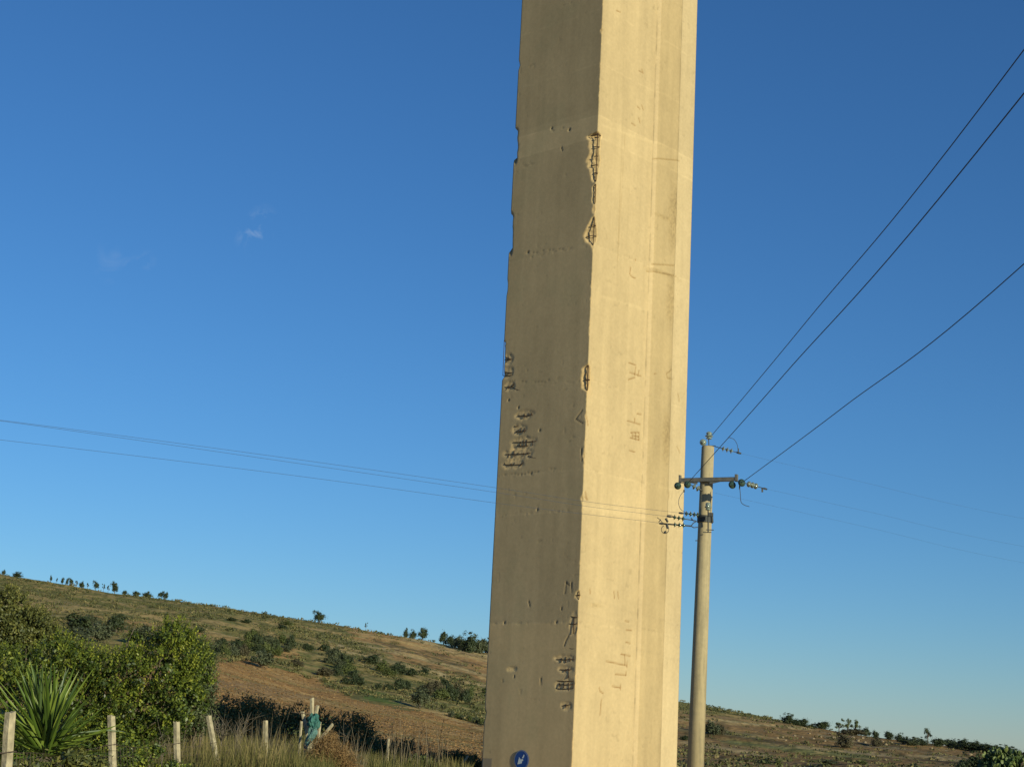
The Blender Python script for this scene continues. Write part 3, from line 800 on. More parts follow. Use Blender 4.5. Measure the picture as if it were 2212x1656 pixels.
piece('wire_clamp', lambda m: (m.box(PX(1646, 1058, 39.6), (.02, 0, 0), (0, .02, 0), (0, 0, .05)), m.box(PX(1651, 1055, 39.6), (.04, 0, -.004), (0, .015, 0), (0, 0, .015))))
piece('wire_clamp', lambda m: m.box(PX(1477, 1060, 39.6), (.018, 0, 0), (0, .018, 0), (0, 0, .03)))
piece('wire_clamp', lambda m: (m.box(PX(1594, 973, 40), (.014, 0, 0), (0, .014, 0), (0, 0, .06)), m.box(PX(1597, 978, 40), (.04, 0, -.005), (0, .015, 0), (0, 0, .015))))
# lower pin insulator and its bracket
fr_ = 39.55
pin(PX(1529, 1094, fr_), .085)
mb = MB(O)
mb.box(PX(1534, 1111, fr_), (.065, 0, 0), (0, .05, 0), (0, 0, .045))
for k_ in (-.04, 0, .04): mb.box(PX(1534, 1111, fr_)+np.array([k_, -.052, 0]), (.008, 0, 0), (0, .006, 0), (0, 0, .04))
mb.tube([PX(1529, 1102, fr_), PX(1529, 1149, fr_)], .018, 6)
mb.tube([PX(1537, 1114, fr_), PX(1538, 1128, fr_)], .035, 6)
mb.tube([PX(1517.5, 1149, fr_), PX(1536, 1149, fr_)], .012, 6); mb.tube([PX(1524, 1143.5, fr_), PX(1541, 1144, fr_)], .012, 6)
piece('step_bolt', lambda m: m.tube([PX(1502, 1167, fr_+.3), PX(1509, 1166.5, fr_+.45)], .012, 6))
mb.build('pin_bracket', darkst, polo)
# three strings to the left
lk = PX(1502, 1124, 39.75)
string(PX(1511, 1112, 39.8), PX(1474, 1108, 39.75), (.12, .32, .54, .78), .07, .01)
string(lk, PX(1448, 1115.5, 39.7), (.5, .67, .84), .07, .012)
string(PX(1492, 1135.5, 39.6), PX(1432, 1130.5, 39.6), (.27, .42, .58), .07, .02)
mb = MB(O)
mb.tube([PX(1492, 1135.5, 39.6), PX(1498, 1139, 39.65), PX(1506, 1138, 39.8)], .012, 6); mb.tube([PX(1492, 1135.5, 39.6), PX(1497, 1129, 39.65), PX(1504, 1125, 39.8)], .012, 6)
mb.tube([PX(1492, 1118, 39.7), PX(1497, 1124, 39.72), lk], .014, 6)
mb.build('link_plate', darkst, polo)
mb = MB(O)
cx_, cy_ = 1436, 1143
mb.tube([PX(cx_+8*math.cos(a_), cy_+8.5*math.sin(a_), 39.5) for a_ in np.linspace(-1.2, 4.4, 20)], .009, 6)
mb.tube([PX(1439, 1130, 39.5), PX(1442, 1141, 39.5)], .035, 6); mb.tube([PX(1437, 1119, 39.5), PX(1442, 1127, 39.5)], .03, 6); mb.tube([PX(1434, 1150, 39.5), PX(1438, 1147, 39.5)], .03, 6)
mb.tube([PX(1419, 1117, 39.5), PX(1425, 1122, 39.5), PX(1432, 1130, 39.5)], .009, 6); mb.tube([PX(1422, 1127, 39.5), PX(1427, 1121, 39.5)], .012, 6)
mb.tube([PX(1441, 1111, 39.5), PX(1448, 1112, 39.6), PX(1455, 1115, 39.6)], .008, 6)
mb.build('wire_clamps', darkst, polo)
def jumper(pts, r=.007, D=39.5):
    m2 = MB(O); q_ = []
    P_ = [PX(x, y, D) for x, y in pts]
    for i in range(len(P_)-1):                              # Catmull-Rom through the sighted points
        p0, p1, p2_, p3 = P_[max(i-1, 0)], P_[i], P_[i+1], P_[min(i+2, len(P_)-1)]
        for t in np.linspace(0, 1, 6, endpoint=False):
            q_.append(.5*(2*p1+(p2_-p0)*t+(2*p0-5*p1+4*p2_-p3)*t*t+(3*p1-p0-3*p2_+p3)*t**3))
    q_.append(P_[-1]); m2.tube(q_, r, 6); m2.build('jumper_wire', wirem, polo, True)
jumper([(1476.5, 1060), (1468, 1072), (1465, 1085), (1469, 1098), (1478, 1105), (1486, 1107)])
jumper([(1593, 968), (1591, 958), (1584, 948), (1572, 944)], .007, 39.9)
jumper([(1597, 1050), (1598.5, 1066), (1600, 1083), (1607, 1090), (1618, 1093.5)], .009, 39.1)
# line wires
def wire(label, pts, r):
    pts = [np.array(p) for p in pts]
    q_ = []
    for i in range(len(pts)-1):
        p0, p1, p2_, p3 = pts[max(i-1, 0)], pts[i], pts[i+1], pts[min(i+2, len(pts)-1)]
        for t in np.linspace(0, 1, 12, endpoint=False):
            q_.append(.5*(2*p1+(p2_-p0)*t+(2*p0-5*p1+4*p2_-p3)*t*t+(3*p1-p0-3*p2_+p3)*t**3))
    q_.append(pts[-1]); m2 = MB(pts[0]); m2.tube(q_, r, 6)
    o = m2.build('power_wire', wirem, None, True); o.location = tuple(pts[0])
    tag(o, label, 'wire', 'power wires meeting at the pole')
def toward(x0, y0, D0, x1, y1, dz=0, ext=.6):
    a = P(x0, y0, D0); b = PZ(x1, y1, a[2]+dz); return a, b
for nm, (x0, y0, x1, y1), dd in (('uppermost thick dark wire rising right from the pole top insulator', (1536, 941, 2211, 108), 40),
                                 ('dark wire rising right that passes in front of the pole shaft', (1484, 1044, 2211, 202), 39.6),
                                 ('dark wire rising right from the right end of the crossarm', (1606, 1039, 2211, 570), 39.0)):
    a, b = toward(x0, y0, dd, x1, y1, .2); e = b+(b-a)*1.1+up3*1.3
    m_ = (a+b)/2-up3*.06
    wire(nm, [a, m_, b, e], .0078)
for nm, pts in (('topmost of the three thin wires running left from the pole across the pier', [(1476, 1108), (1394, 1098.5), (1257, 1081.5), (1065, 1052), (600, 986), (0, 907), (-500, 850)]),
                ('middle of the three thin wires running left from the pole across the pier', [(1448, 1115.5), (1394, 1109), (1257, 1091.5), (1065, 1062), (600, 994), (0, 908.5), (-500, 846)]),
                ('lowest of the three thin wires running left from the pole across the pier', [(1432, 1130.5), (1394, 1125), (1257, 1109), (1065, 1085), (600, 1022), (0, 949.5), (-500, 896)])):
    q = [P(x, y, 39.6-0.004*(1476-x)*0.9) for x, y in pts]
    q.append(q[-1]+(q[-1]-q[-2])*1.6+up3*.2); wire(nm, q, .0036)
for nm, D0, pts in (('highest of the faint far wires receding right behind the pole', 40, [(1600, 979), (1845, 1036.5), (2211, 1119.5)]),
                    ('middle faint far wire receding right from the crossarm tip', 39.6, [(1655, 1055.5), (1875, 1104.5), (2211, 1179.5)]),
                    ('lowest faint far wire receding right from behind the pole', 40.3, [(1508, 1056), (1875, 1138.6), (2211, 1214.8)])):
    a = P(*pts[0], D0); q_ = [a]
    for k_, (x, y) in enumerate(pts[1:]): q_.append(PZ(x, y, a[2]-.25*(k_+1)))
    q_.append(q_[-1]+(q_[-1]-q_[-2])*2.5+up3*.6)
    wire(nm, q_, .0017)

# ------------------------------------------------------------------ vegetation builders
def leaf_cloud(n, lobes, size, aspect=.5, seed=1, clump=.22, nclump=None, upbias=.3, shell=.45, sun_fold=True):
    """many small folded leaves gathered in clumps through the lobes' volume"""
    rs = np.random.RandomState(seed)
    lob = np.array(lobes, float)                       # x y z rx ry rz
    vol = lob[:, 3]*lob[:, 4]*lob[:, 5]; vol /= vol.sum()
    nclump = nclump or max(12, n//40)
    li = rs.choice(len(lob), nclump, p=vol)
    d = rs.normal(size=(nclump, 3)); d /= np.linalg.norm(d, axis=1)[:, None]
    rr = rs.rand(nclump)**shell
    rr *= 0.86+0.28*rs.rand(nclump)
    cc_ = lob[li, :3]+d*rr[:, None]*lob[li, 3:]
    csz = clump*lob[li, 3:].mean(1)*rs.uniform(.55, 1.35, nclump)
    k = rs.randint(0, nclump, n)
    off = rs.normal(size=(n, 3))*csz[k][:, None]*.6
    pos = cc_[k]+off
    nrm = off/(np.linalg.norm(off, axis=1)[:, None]+1e-6)*.7+d[k]*.5+rs.normal(size=(n, 3))*.55+np.array([0, 0, upbias])
    nrm /= np.linalg.norm(nrm, axis=1)[:, None]
    t = rs.normal(size=(n, 3)); t -= (t*nrm).sum(1)[:, None]*nrm; t /= np.linalg.norm(t, axis=1)[:, None]
    b = np.cross(nrm, t)
    L = size*rs.uniform(.6, 1.35, n)[:, None]; W = L*aspect
    v0 = pos-t*L*.5; v1 = pos+b*W*.5+nrm*W*.12; v2 = pos+t*L*.5; v3 = pos-b*W*.5+nrm*W*.12
    V = np.stack([v0, v1, v2, v3], 1).reshape(-1, 3)
    F = np.arange(4*n).reshape(-1, 4)
    cv = rs.rand(nclump)
    vary = np.clip(cv[k]*.55+rs.rand(n)*.45, 0, 1)
    return V, F, np.repeat(vary, 4)
def branches(mb, root, tips, r0, seed=0, n=7, sides=6):
    rs = np.random.RandomState(seed)
    for tp in tips:
        a = np.array(root, float); b = np.array(tp, float); pts = []
        for i in range(n):
            t = i/(n-1); p = a*(1-t)+b*t; p = p+np.array([0, 0, .12*np.linalg.norm(b-a)*math.sin(t*math.pi)])+rs.normal(size=3)*.03*np.linalg.norm(b-a)*(0 < i < n-1)
            pts.append(p)
        mb.tube(pts, [r0*(1-.85*i/(n-1)) for i in range(n)], sides)

bark = simple('grey_bark', (.13, .10, .075), .9, noise=.3, scale=10, bump=.01)
olive_l = leafmat('olive_leaves', [(0, (.038, .050, .024)), (.5, (.078, .090, .045)), (1, (.14, .145, .080))], .12, .6)
dark_l = leafmat('evergreen_leaves', [(0, (.022, .034, .015)), (.5, (.044, .060, .024)), (1, (.085, .10, .040))], .12, .6)
green_l = leafmat('scrub_leaves', [(0, (.045, .060, .017)), (.5, (.090, .11, .030)), (1, (.17, .18, .055))], .15, .6)
dusty_l = leafmat('dusty_leaves', [(0, (.045, .040, .022)), (.5, (.085, .072, .038)), (1, (.14, .115, .062))], .1, .7)
dry_l = leafmat('straw', [(0, (.10, .075, .035)), (.5, (.20, .14, .062)), (1, (.33, .24, .115))], .2, .8, .1)

# ---- distant trees and bushes: a few moulds, copied
def make_plant(name, kind, seed, mat_, tall=False):
    """unit plant: width 1, height 1, base at z = 0"""
    rs = np.random.RandomState(seed)
    root = bpy.data.objects.new(name, None); COL.objects.link(root)
    lobes = []
    if kind == 'tree':
        for i in range(8):
            a = rs.rand()*6.28; r = rs.uniform(0, .3)
            lobes.append((r*math.cos(a), r*math.sin(a), rs.uniform(.34, .80), rs.uniform(.17, .26), rs.uniform(.17, .26), rs.uniform(.15, .22)))
        lobes.append((0, 0, .45, .34, .34, .28))
        V, F, va = leaf_cloud(2600, lobes, .068, .65, seed, .42)
    elif kind == 'bush':
        for i in range(11):
            a = rs.rand()*6.28; r = rs.uniform(.0, .36)
            lobes.append((r*math.cos(a), r*math.sin(a), rs.uniform(.22, .74-r*.7), rs.uniform(.12, .25), rs.uniform(.12, .25), rs.uniform(.12, .22)))
        lobes.append((0, 0, .32, .36, .36, .30))
        V, F, va = leaf_cloud(3000, lobes, .066, .65, seed, .40)
    else:   # sparse upright
        for i in range(7):
            lobes.append((rs.uniform(-.3, .3), rs.uniform(-.2, .2), rs.uniform(.35, .85), .12, .12, .13))
        V, F, va = leaf_cloud(600, lobes, .075, .5, seed, .6)
    V[:, 2] = np.maximum(V[:, 2], .0)
    c = new_mesh('crown', V, F, mat_, root); set_vary(c, va)
    mb = MB()
    h = .55 if kind != 'bush' else .3
    mb.tube([(0, 0, -.12), (.01, .01, h*.5), (-.01, .02, h)], [.04, .03, .02], 7)
    branches(mb, (0, 0, h*.55), [(l[0], l[1], l[2]) for l in lobes[:5]], .02, seed, 4, 5)
    mb.build('trunk', bark, root, True)
    return root
moulds = {}
def mould(kind, matname, seed):
    key = (kind, matname, seed)
    if key not in moulds:
        mt = dict(olive=olive_l, dark=dark_l, green=green_l, dusty=dusty_l)[matname]
        moulds[key] = make_plant('tree' if kind == 'tree' else 'bush', kind, seed, mt)
        moulds[key]['unused'] = 1
    return moulds[key]
ORD = ['first', 'second', 'third', 'fourth', 'fifth', 'sixth', 'seventh', 'eighth', 'ninth', 'tenth', 'eleventh', 'twelfth', 'thirteenth',
       'fourteenth', 'fifteenth', 'sixteenth', 'seventeenth', 'eighteenth', 'nineteenth', 'twentieth', 'twenty-first', 'twenty-second',
       'twenty-third', 'twenty-fourth', 'twenty-fifth', 'twenty-sixth', 'twenty-seventh', 'twenty-eighth', 'twenty-ninth', 'thirtieth']
prs = random.Random(12)
def put(kind, matname, cx, cy, w, h, label, cat, group, D=None):
    """plant whose silhouette is centred at (cx, cy) and w x h on the picture grid, standing on the ground"""
    m = mould(kind, matname, {'tree': 3, 'bush': 7, 'sparse': 13}[kind]+prs.randint(0, 2)*20)
    by = cy+h/2
    if D is None: g, D_ = hit(cx, by)
    else:
        g = P(cx, by, D); D_ = D; g[2] = tz(g[0], g[1])
    top = P(cx, cy-h/2, D_)
    sz = max(top[2]-g[2], .5)
    sx = w/3533*D_*1.30
    if m.get('unused'):
        del m['unused']; o = m
    else:
        o = m.copy(); COL.objects.link(o)
        for ch in m.children:
            c = ch.copy(); COL.objects.link(c); c.parent = o
    o.name = {'tree': 'tree', 'bush': 'bush', 'sparse': 'sapling'}[kind]
    o.location = (float(g[0]), float(g[1]), float(g[2])-.05*sz)
    o.scale = (sx, sx, sz*1.25); o.rotation_euler = (0, 0, prs.uniform(0, 6.28))
    tag(o, label, cat, group)
    return o
def rowput(items, desc, where, group, cat, k=1.0):
    items = [(t[0], t[1], t[2], t[3]+t[5]*(1-k)/2, t[4]*(1.0 if k < 1 else 1), t[5]*k)+tuple(t[6:]) for t in items]
    items = sorted(items, key=lambda t: t[2])
    for i, it in enumerate(items):
        put(*it[:6], f'{desc}, {ORD[i]} from the left {where}', cat, group, *(it[6:]))
# crest row on the left hill
rowput([('bush', 'dark', 8, 1232, 8, 10), ('bush', 'dark', 38, 1237, 26, 8), ('tree', 'dark', 110, 1245, 5, 7), ('sparse', 'dark', 122, 1249, 6, 6),
        ('tree', 'dark', 135, 1251, 8, 8), ('tree', 'dark', 145, 1252, 7, 8), ('tree', 'dark', 153, 1252, 10, 9), ('sparse', 'dark', 166, 1254, 8, 8),
        ('bush', 'dark', 177, 1257, 11, 9), ('sparse', 'dark', 190, 1260, 8, 8), ('tree', 'dark', 207, 1260, 13, 14), ('sparse', 'dark', 224, 1264, 8, 9),
        ('sparse', 'dark', 234, 1264, 8, 9), ('tree', 'dark', 248, 1264, 16, 18), ('bush', 'dark', 269, 1275, 12, 8), ('bush', 'dark', 294, 1277, 17, 10),
        ('bush', 'dark', 319, 1281, 20, 13), ('tree', 'dark', 348, 1282, 13, 14), ('tree', 'dark', 358, 1283, 12, 12)],
       'small dark tree against the sky', 'along the left hill crest', 'trees along the left hill crest', 'tree', .82)
for it in (('tree', 'dark', 688, 1333, 29, 23, 'lone round dark tree on the crest halfway to the pier', 'tree'),
           ('sparse', 'dark', 790, 1349, 7, 9, 'tiny upright bush alone on the crest right of the lone round tree', 'bush'),
           ('bush', 'dark', 877, 1362, 13, 12, 'leftmost of three bushes on the crest left of the pier grove', 'bush'),
           ('bush', 'dark', 891, 1364, 14, 10, 'middle and lowest of three bushes on the crest left of the pier grove', 'bush'),
           ('tree', 'dark', 912, 1366, 23, 17, 'rightmost and largest of three bushes on the crest left of the pier grove', 'bush'),
           ('bush', 'dusty', 37, 1330, 40, 22, 'dusty bush on the far left slope below the crest', 'bush')):
    put(*it[:6], it[6], it[7], 'plants on the crest between the left trees and the pier')
rowput([('tree', 'dark', 957, 1376, 22, 22), ('bush', 'dark', 975, 1383, 34, 24), ('bush', 'olive', 993, 1387, 38, 30), ('bush', 'dark', 1012, 1387, 44, 42),
        ('bush', 'olive', 1034, 1391, 40, 38), ('bush', 'dark', 1054, 1394, 36, 32), ('bush', 'dark', 1078, 1398, 36, 28)],
       'dark grove tree', 'on the crest beside the pier', 'grove on the crest beside the pier', 'tree')
# mid slope clumps left
rowput([('bush', 'olive', 60, 1322, 40, 20), ('tree', 'dark', 166, 1350, 72, 46), ('tree', 'olive', 158, 1376, 70, 40), ('tree', 'olive', 200, 1342, 34, 24), ('tree', 'dark', 250, 1346, 52, 38),
        ('tree', 'olive', 212, 1368, 60, 40), ('tree', 'olive', 306, 1372, 64, 40), ('tree', 'dark', 345, 1380, 50, 34), ('bush', 'dark', 428, 1357, 26, 17), ('bush', 'olive', 395, 1372, 30, 18)],
       'dark evergreen clump', 'above the leafy foreground shrub', 'clumps above the foreground shrub', 'tree')
rowput([('bush', 'olive', 470, 1398, 22, 26), ('bush', 'green', 484, 1403, 24, 28), ('bush', 'olive', 503, 1403, 28, 28), ('bush', 'dusty', 524, 1402, 28, 28),
        ('bush', 'green', 542, 1370, 30, 30), ('bush', 'dark', 556, 1378, 26, 36), ('bush', 'green', 572, 1396, 28, 36), ('bush', 'dark', 592, 1390, 26, 34), ('bush', 'green', 610, 1376, 20, 26),
        ('bush', 'dark', 626, 1384, 26, 34), ('bush', 'olive', 450, 1392, 26, 24), ('bush', 'dark', 478, 1385, 26, 20), ('bush', 'dark', 512, 1388, 30, 24), ('bush', 'green', 534, 1392, 30, 26), ('bush', 'dark', 558, 1400, 30, 26),
        ('bush', 'olive', 578, 1378, 26, 26), ('bush', 'green', 598, 1404, 26, 24), ('bush', 'dark', 460, 1412, 22, 18), ('bush', 'olive', 620, 1398, 22, 20)],
       'leafy bush', 'in the band above the ploughed field', 'bush band above the ploughed field', 'bush')
put('tree', 'olive', 563, 1425, 52, 34, 'broad grey green olive tree at the upper edge of the ploughed field', 'tree', None)
rowput([('bush', 'dusty', 640, 1430, 28, 18), ('bush', 'dark', 664, 1396, 24, 18), ('bush', 'dark', 702, 1396, 26, 20), ('bush', 'olive', 722, 1408, 36, 26), ('bush', 'dark', 745, 1420, 34, 30), ('bush', 'dusty', 700, 1449, 40, 22),
        ('bush', 'dark', 728, 1447, 30, 24), ('bush', 'green', 750, 1440, 32, 30), ('bush', 'dark', 772, 1467, 36, 24), ('bush', 'dark', 747, 1467, 26, 18),
        ('bush', 'dark', 804, 1420, 38, 28), ('bush', 'green', 826, 1438, 34, 26), ('bush', 'dark', 860, 1441, 38, 28), ('bush', 'dark', 888, 1450, 28, 18), ('bush', 'dark', 917, 1447, 24, 18),
        ('bush', 'dark', 815, 1481, 20, 12), ('bush', 'dark', 836, 1481, 20, 16), ('bush', 'dark', 862, 1474, 26, 34), ('bush', 'dark', 880, 1476, 18, 26), ('bush', 'olive', 906, 1485, 20, 14),
        ('bush', 'olive', 734, 1432, 28, 24), ('bush', 'dark', 762, 1452, 28, 22), ('bush', 'olive', 712, 1422, 28, 22), ('bush', 'green', 840, 1450, 30, 20), ('bush', 'green', 620, 1345, 30, 10), ('bush', 'dark', 608, 1352, 30, 12), ('bush', 'dark', 530, 1340, 24, 10), ('bush', 'dark', 500, 1336, 24, 9)],
       'scattered rounded slope bush', 'between olive and pier', 'scattered bushes on the slope left of the pier', 'bush')
rowput([('bush', 'dusty', 925, 1482, 26, 30), ('bush', 'dusty', 943, 1478, 28, 30), ('bush', 'dark', 958, 1472, 26, 26), ('bush', 'green', 952, 1495, 34, 30), ('bush', 'dark', 972, 1492, 32, 40),
        ('bush', 'dusty', 990, 1490, 30, 38), ('bush', 'dark', 1004, 1502, 26, 32), ('bush', 'green', 1014, 1495, 22, 30), ('bush', 'green', 1052, 1492, 26, 20)],
       'bush of the big thicket', 'behind the pale olive', 'large thicket near the pier', 'bush')
put('tree', 'olive', 906, 1509, 46, 40, 'broad pale olive tree casting a long shadow in front of the large thicket', 'tree', None)
rowput([('bush', 'olive', 975, 1541, 16, 14), ('bush', 'green', 988, 1544, 16, 14), ('bush', 'olive', 1000, 1547, 16, 15), ('bush', 'green', 1013, 1550, 16, 15), ('bush', 'olive', 1026, 1553, 16, 16), ('bush', 'green', 1039, 1555, 16, 16), ('bush', 'olive', 1053, 1559, 16, 16)],
       'low vine', 'in the staked row beside the pier', 'vine row at the field edge', 'vine')
# right hand side
rowput([('bush', 'dark', 1701, 1551, 34, 22), ('bush', 'dark', 1733, 1557, 28, 20), ('bush', 'dark', 1774, 1563, 40, 20), ('bush', 'dark', 1718, 1558, 24, 14), ('bush', 'dark', 1753, 1567, 22, 10),
        ('sparse', 'green', 1812, 1566, 26, 20), ('sparse', 'green', 1830, 1565, 26, 22), ('sparse', 'green', 1846, 1566, 28, 24), ('bush', 'dusty', 1838, 1578, 60, 18), ('bush', 'dark', 1868, 1576, 26, 14)],
       'ridge tree or bush', 'right of the power pole', 'trees on the ridge right of the power pole', 'tree')
rowput([('bush', 'dark', 1890, 1583, 15, 22), ('bush', 'dusty', 1893, 1600, 22, 22), ('bush', 'dark', 1920, 1585, 23, 22), ('bush', 'dark', 1957, 1598, 26, 16), ('bush', 'dark', 1990, 1600, 30, 18), ('bush', 'dark', 2070, 1606, 34, 20), ('bush', 'dark', 2160, 1618, 44, 22), ('bush', 'dark', 1944, 1592, 20, 20), ('bush', 'olive', 1972, 1600, 38, 18), ('sparse', 'dark', 2003, 1587, 24, 34),
        ('bush', 'dark', 2026, 1600, 34, 22), ('bush', 'dark', 2052, 1602, 34, 22), ('bush', 'dark', 2086, 1606, 40, 24), ('bush', 'dark', 2112, 1610, 36, 24), ('bush', 'dark', 2140, 1614, 44, 26), ('bush', 'dark', 2186, 1622, 44, 20), ('bush', 'dark', 2225, 1628, 44, 20)],
       'dark hedge bush', 'on the right ridge', 'hedge along the right ridge', 'bush')
for it in (('bush', 'olive', 1538, 1569, 34, 34, 'round grey green bush on the bank just right of the power pole', 'bush'),
           ('bush', 'dusty', 1556, 1572, 24, 26, 'smaller dusty bush touching the round one right of the power pole', 'bush'),
           ('bush', 'dusty', 1822, 1596, 44, 34, 'sprawling dark bush among pale rocks on the right bank', 'bush'),
           ('bush', 'dark', 1478, 1592, 20, 12, 'low dark bush between the pier and the power pole', 'bush')):
    put(*it[:6], it[6], it[7], None)
# nearer tops along the bottom right
for x, y, w, h, D, mt, lb in ((1650, 1656, 34, 12, 150, 'dark', 'dark bush top at the bottom edge right of the power pole'), (1680, 1658, 26, 12, 150, 'green', 'green bush top beside a darker one at the bottom edge'),
                              (1790, 1655, 36, 14, 160, 'olive', 'grey green bush top at the bottom edge below the rocky bank'), (1862, 1655, 22, 22, 160, 'green', 'narrow green bush top at the bottom edge right of centre slope'),
                              (1975, 1650, 24, 20, 170, 'olive', 'pale bush top left of the prickly pear'), (2075, 1648, 30, 22, 170, 'dark', 'dark bush just left of the prickly pear'), (2100, 1636, 60, 26, 200, 'dark', 'wide dark bush mass behind the prickly pear')):
    put('bush', mt, x, y+6, w, h+12, lb, 'bush', None, D)

# ---- low scrub and tufts over the hill: nobody could count them
rs = np.random.RandomState(77)
n = 42000
az = rs.uniform(-22.5, 22.5, n); rr = np.exp(rs.uniform(math.log(75), math.log(735), n))
sx_, sy_ = rr*np.sin(np.radians(az)), rr*np.cos(np.radians(az))
dens = fbm(sx_/17, sy_/17, 4, 201)
sz_ = terrain(sx_, sy_); tpx, tpy = proj(sx_, sy_, sz_)
infield = poly_in(tpx, tpy, [(400, 1435), (520, 1430), (640, 1455), (760, 1510), (900, 1530), (1060, 1570), (1060, 2700), (-300, 2700), (-300, 1500), (300, 1440)])
upper = poly_in(tpx, tpy, [(730, 1360), (1200, 1420), (1200, 1500), (860, 1430)])
keep = (dens > .45) & ~infield & ~(upper & (rs.rand(n) > .12)) 
keep |= infield & (rs.rand(n) > .90)
rightside = (tpx > 1380) & (tpy > 1520+(tpx-1480)*.135+12)
keep &= ~(rightside & (rs.rand(n) > .16))
sx_, sy_, sz_, infk = sx_[keep], sy_[keep], sz_[keep], infield[keep]; n = len(sx_)
hs_ = rs.uniform(.22, .8, n)*(.5+np.sqrt(sx_**2+sy_**2)/560); hs_[infk] *= .25
K = 12
a = rs.rand(n, K)*6.28; rad_ = rs.rand(n, K)**.6*hs_[:, None]*1.3
cx3 = np.stack([sx_[:, None]+rad_*np.cos(a), sy_[:, None]+rad_*np.sin(a), sz_[:, None]+hs_[:, None]*rs.uniform(.1, .75, (n, K))], -1).reshape(-1, 3)
t1 = rs.normal(size=cx3.shape); t1 /= np.linalg.norm(t1, axis=1)[:, None]; t2 = rs.normal(size=cx3.shape); t2 -= (t1*t2).sum(1)[:, None]*t1; t2 /= np.linalg.norm(t2, axis=1)[:, None]
q_ = np.repeat(hs_, K)[:, None]*.33
V = np.stack([cx3-t1*q_, cx3+t2*q_*.7, cx3+t1*q_, cx3-t2*q_*.7], 1).reshape(-1, 3)
hill_l = leafmat('hill_scrub', [(0, (.050, .052, .018)), (.45, (.095, .098, .033)), (.75, (.15, .13, .048)), (1, (.24, .18, .075))], .1, .7)
o = new_mesh('low_scrub', V, np.arange(len(V)).reshape(-1, 4), hill_l)
set_vary(o, np.repeat(np.clip(np.repeat(rs.rand(n), K)*.8+rs.rand(n*K)*.2, 0, 1), 4))
tag(o, 'low olive green scrub and dry tufts dotted over the hillside', 'scrub', kind='stuff')

# ---- clods on the ploughed field
n = 24000
az = rs.uniform(-15, 1.5, n); rr = np.exp(rs.uniform(math.log(66), math.log(330), n))
fx, fy = rr*np.sin(np.radians(az)), rr*np.cos(np.radians(az)); fz = terrain(fx, fy); tpx, tpy = proj(fx, fy, fz)
kk = poly_in(tpx, tpy, [(400, 1435), (520, 1430), (640, 1455), (760, 1510), (900, 1530), (1200, 1600), (1200, 2700), (-300, 2700), (-300, 1500), (300, 1440)])
fx, fy, fz = fx[kk], fy[kk], fz[kk]; n = len(fx)
s_ = rs.uniform(.025, .065, n)*(1+np.sqrt(fx*fx+fy*fy)/220)
octv = np.array([(1, 0, 0), (0, 1, 0), (-1, 0, 0), (0, -1, 0), (0, 0, 1)], float)
V = (octv[None]+rs.normal(size=(n, 5, 3))*.3)*s_[:, None, None]*np.array([1.4, 1, .9])+np.stack([fx, fy, fz], -1)[:, None]
F = (np.array([(0, 1, 4), (1, 2, 4), (2, 3, 4), (3, 0, 4)])[None]+(np.arange(n)*5)[:, None, None]).reshape(-1, 3)
o = new_mesh('soil_clods', V.reshape(-1, 3), F, leafmat('turned_soil', [(0, (.20, .11, .045)), (.6, (.31, .175, .070)), (1, (.40, .25, .115))], 0, .95, .05))
set_vary(o, np.repeat(rs.rand(n), 5)); tag(o, 'clods of brown turned earth in the ploughed field', 'soil', kind='stuff')

# ---- pale rocks on the right bank
rockm = simple('pale_limestone', (.27, .20, .125), .9, noise=.25, scale=3, bump=.05)
for i, (x, y, w) in enumerate([(1678, 1592, 8), (1690, 1590, 7), (1696, 1597, 7), (1716, 1587, 8), (1732, 1590, 7), (1748, 1582, 7), (1756, 1593, 8), (1772, 1590, 8), (1781, 1598, 7), (1790, 1583, 9),
                               (1800, 1592, 9), (1841, 1590, 11), (1852, 1598, 10), (1862, 1592, 8), (1868, 1601, 9), (1884, 1603, 8), (1905, 1599, 8), (1912, 1606, 10), (1925, 1602, 7), (1955, 1606, 7), (1742, 1600, 5), (2012, 1613, 6), (2095, 1628, 10)]):
    g, D_ = hit(x, y+2)
    bm = bmesh.new(); bmesh.ops.create_icosphere(bm, subdivisions=2, radius=1)
    for v in bm.verts:
        k_ = 1+.35*(prs.random()-.5); v.co = Vector((v.co.x*k_*1.2, v.co.y*k_, v.co.z*k_*.7))
    me = bpy.data.meshes.new('rock'); bm.to_mesh(me); bm.free(); me.materials.append(rockm)
    o = bpy.data.objects.new('rock', me); COL.objects.link(o); s1 = w/3533*D_*.42
    o.scale = (s1, s1, s1); o.location = (float(g[0]), float(g[1]), float(g[2])+s1*.2); o.rotation_euler = (0, 0, prs.uniform(0, 6))
    tag(o, 'pale angular rock lying on the brown terrace bank right of the power pole', 'rock', 'pale rocks on the right terrace bank')

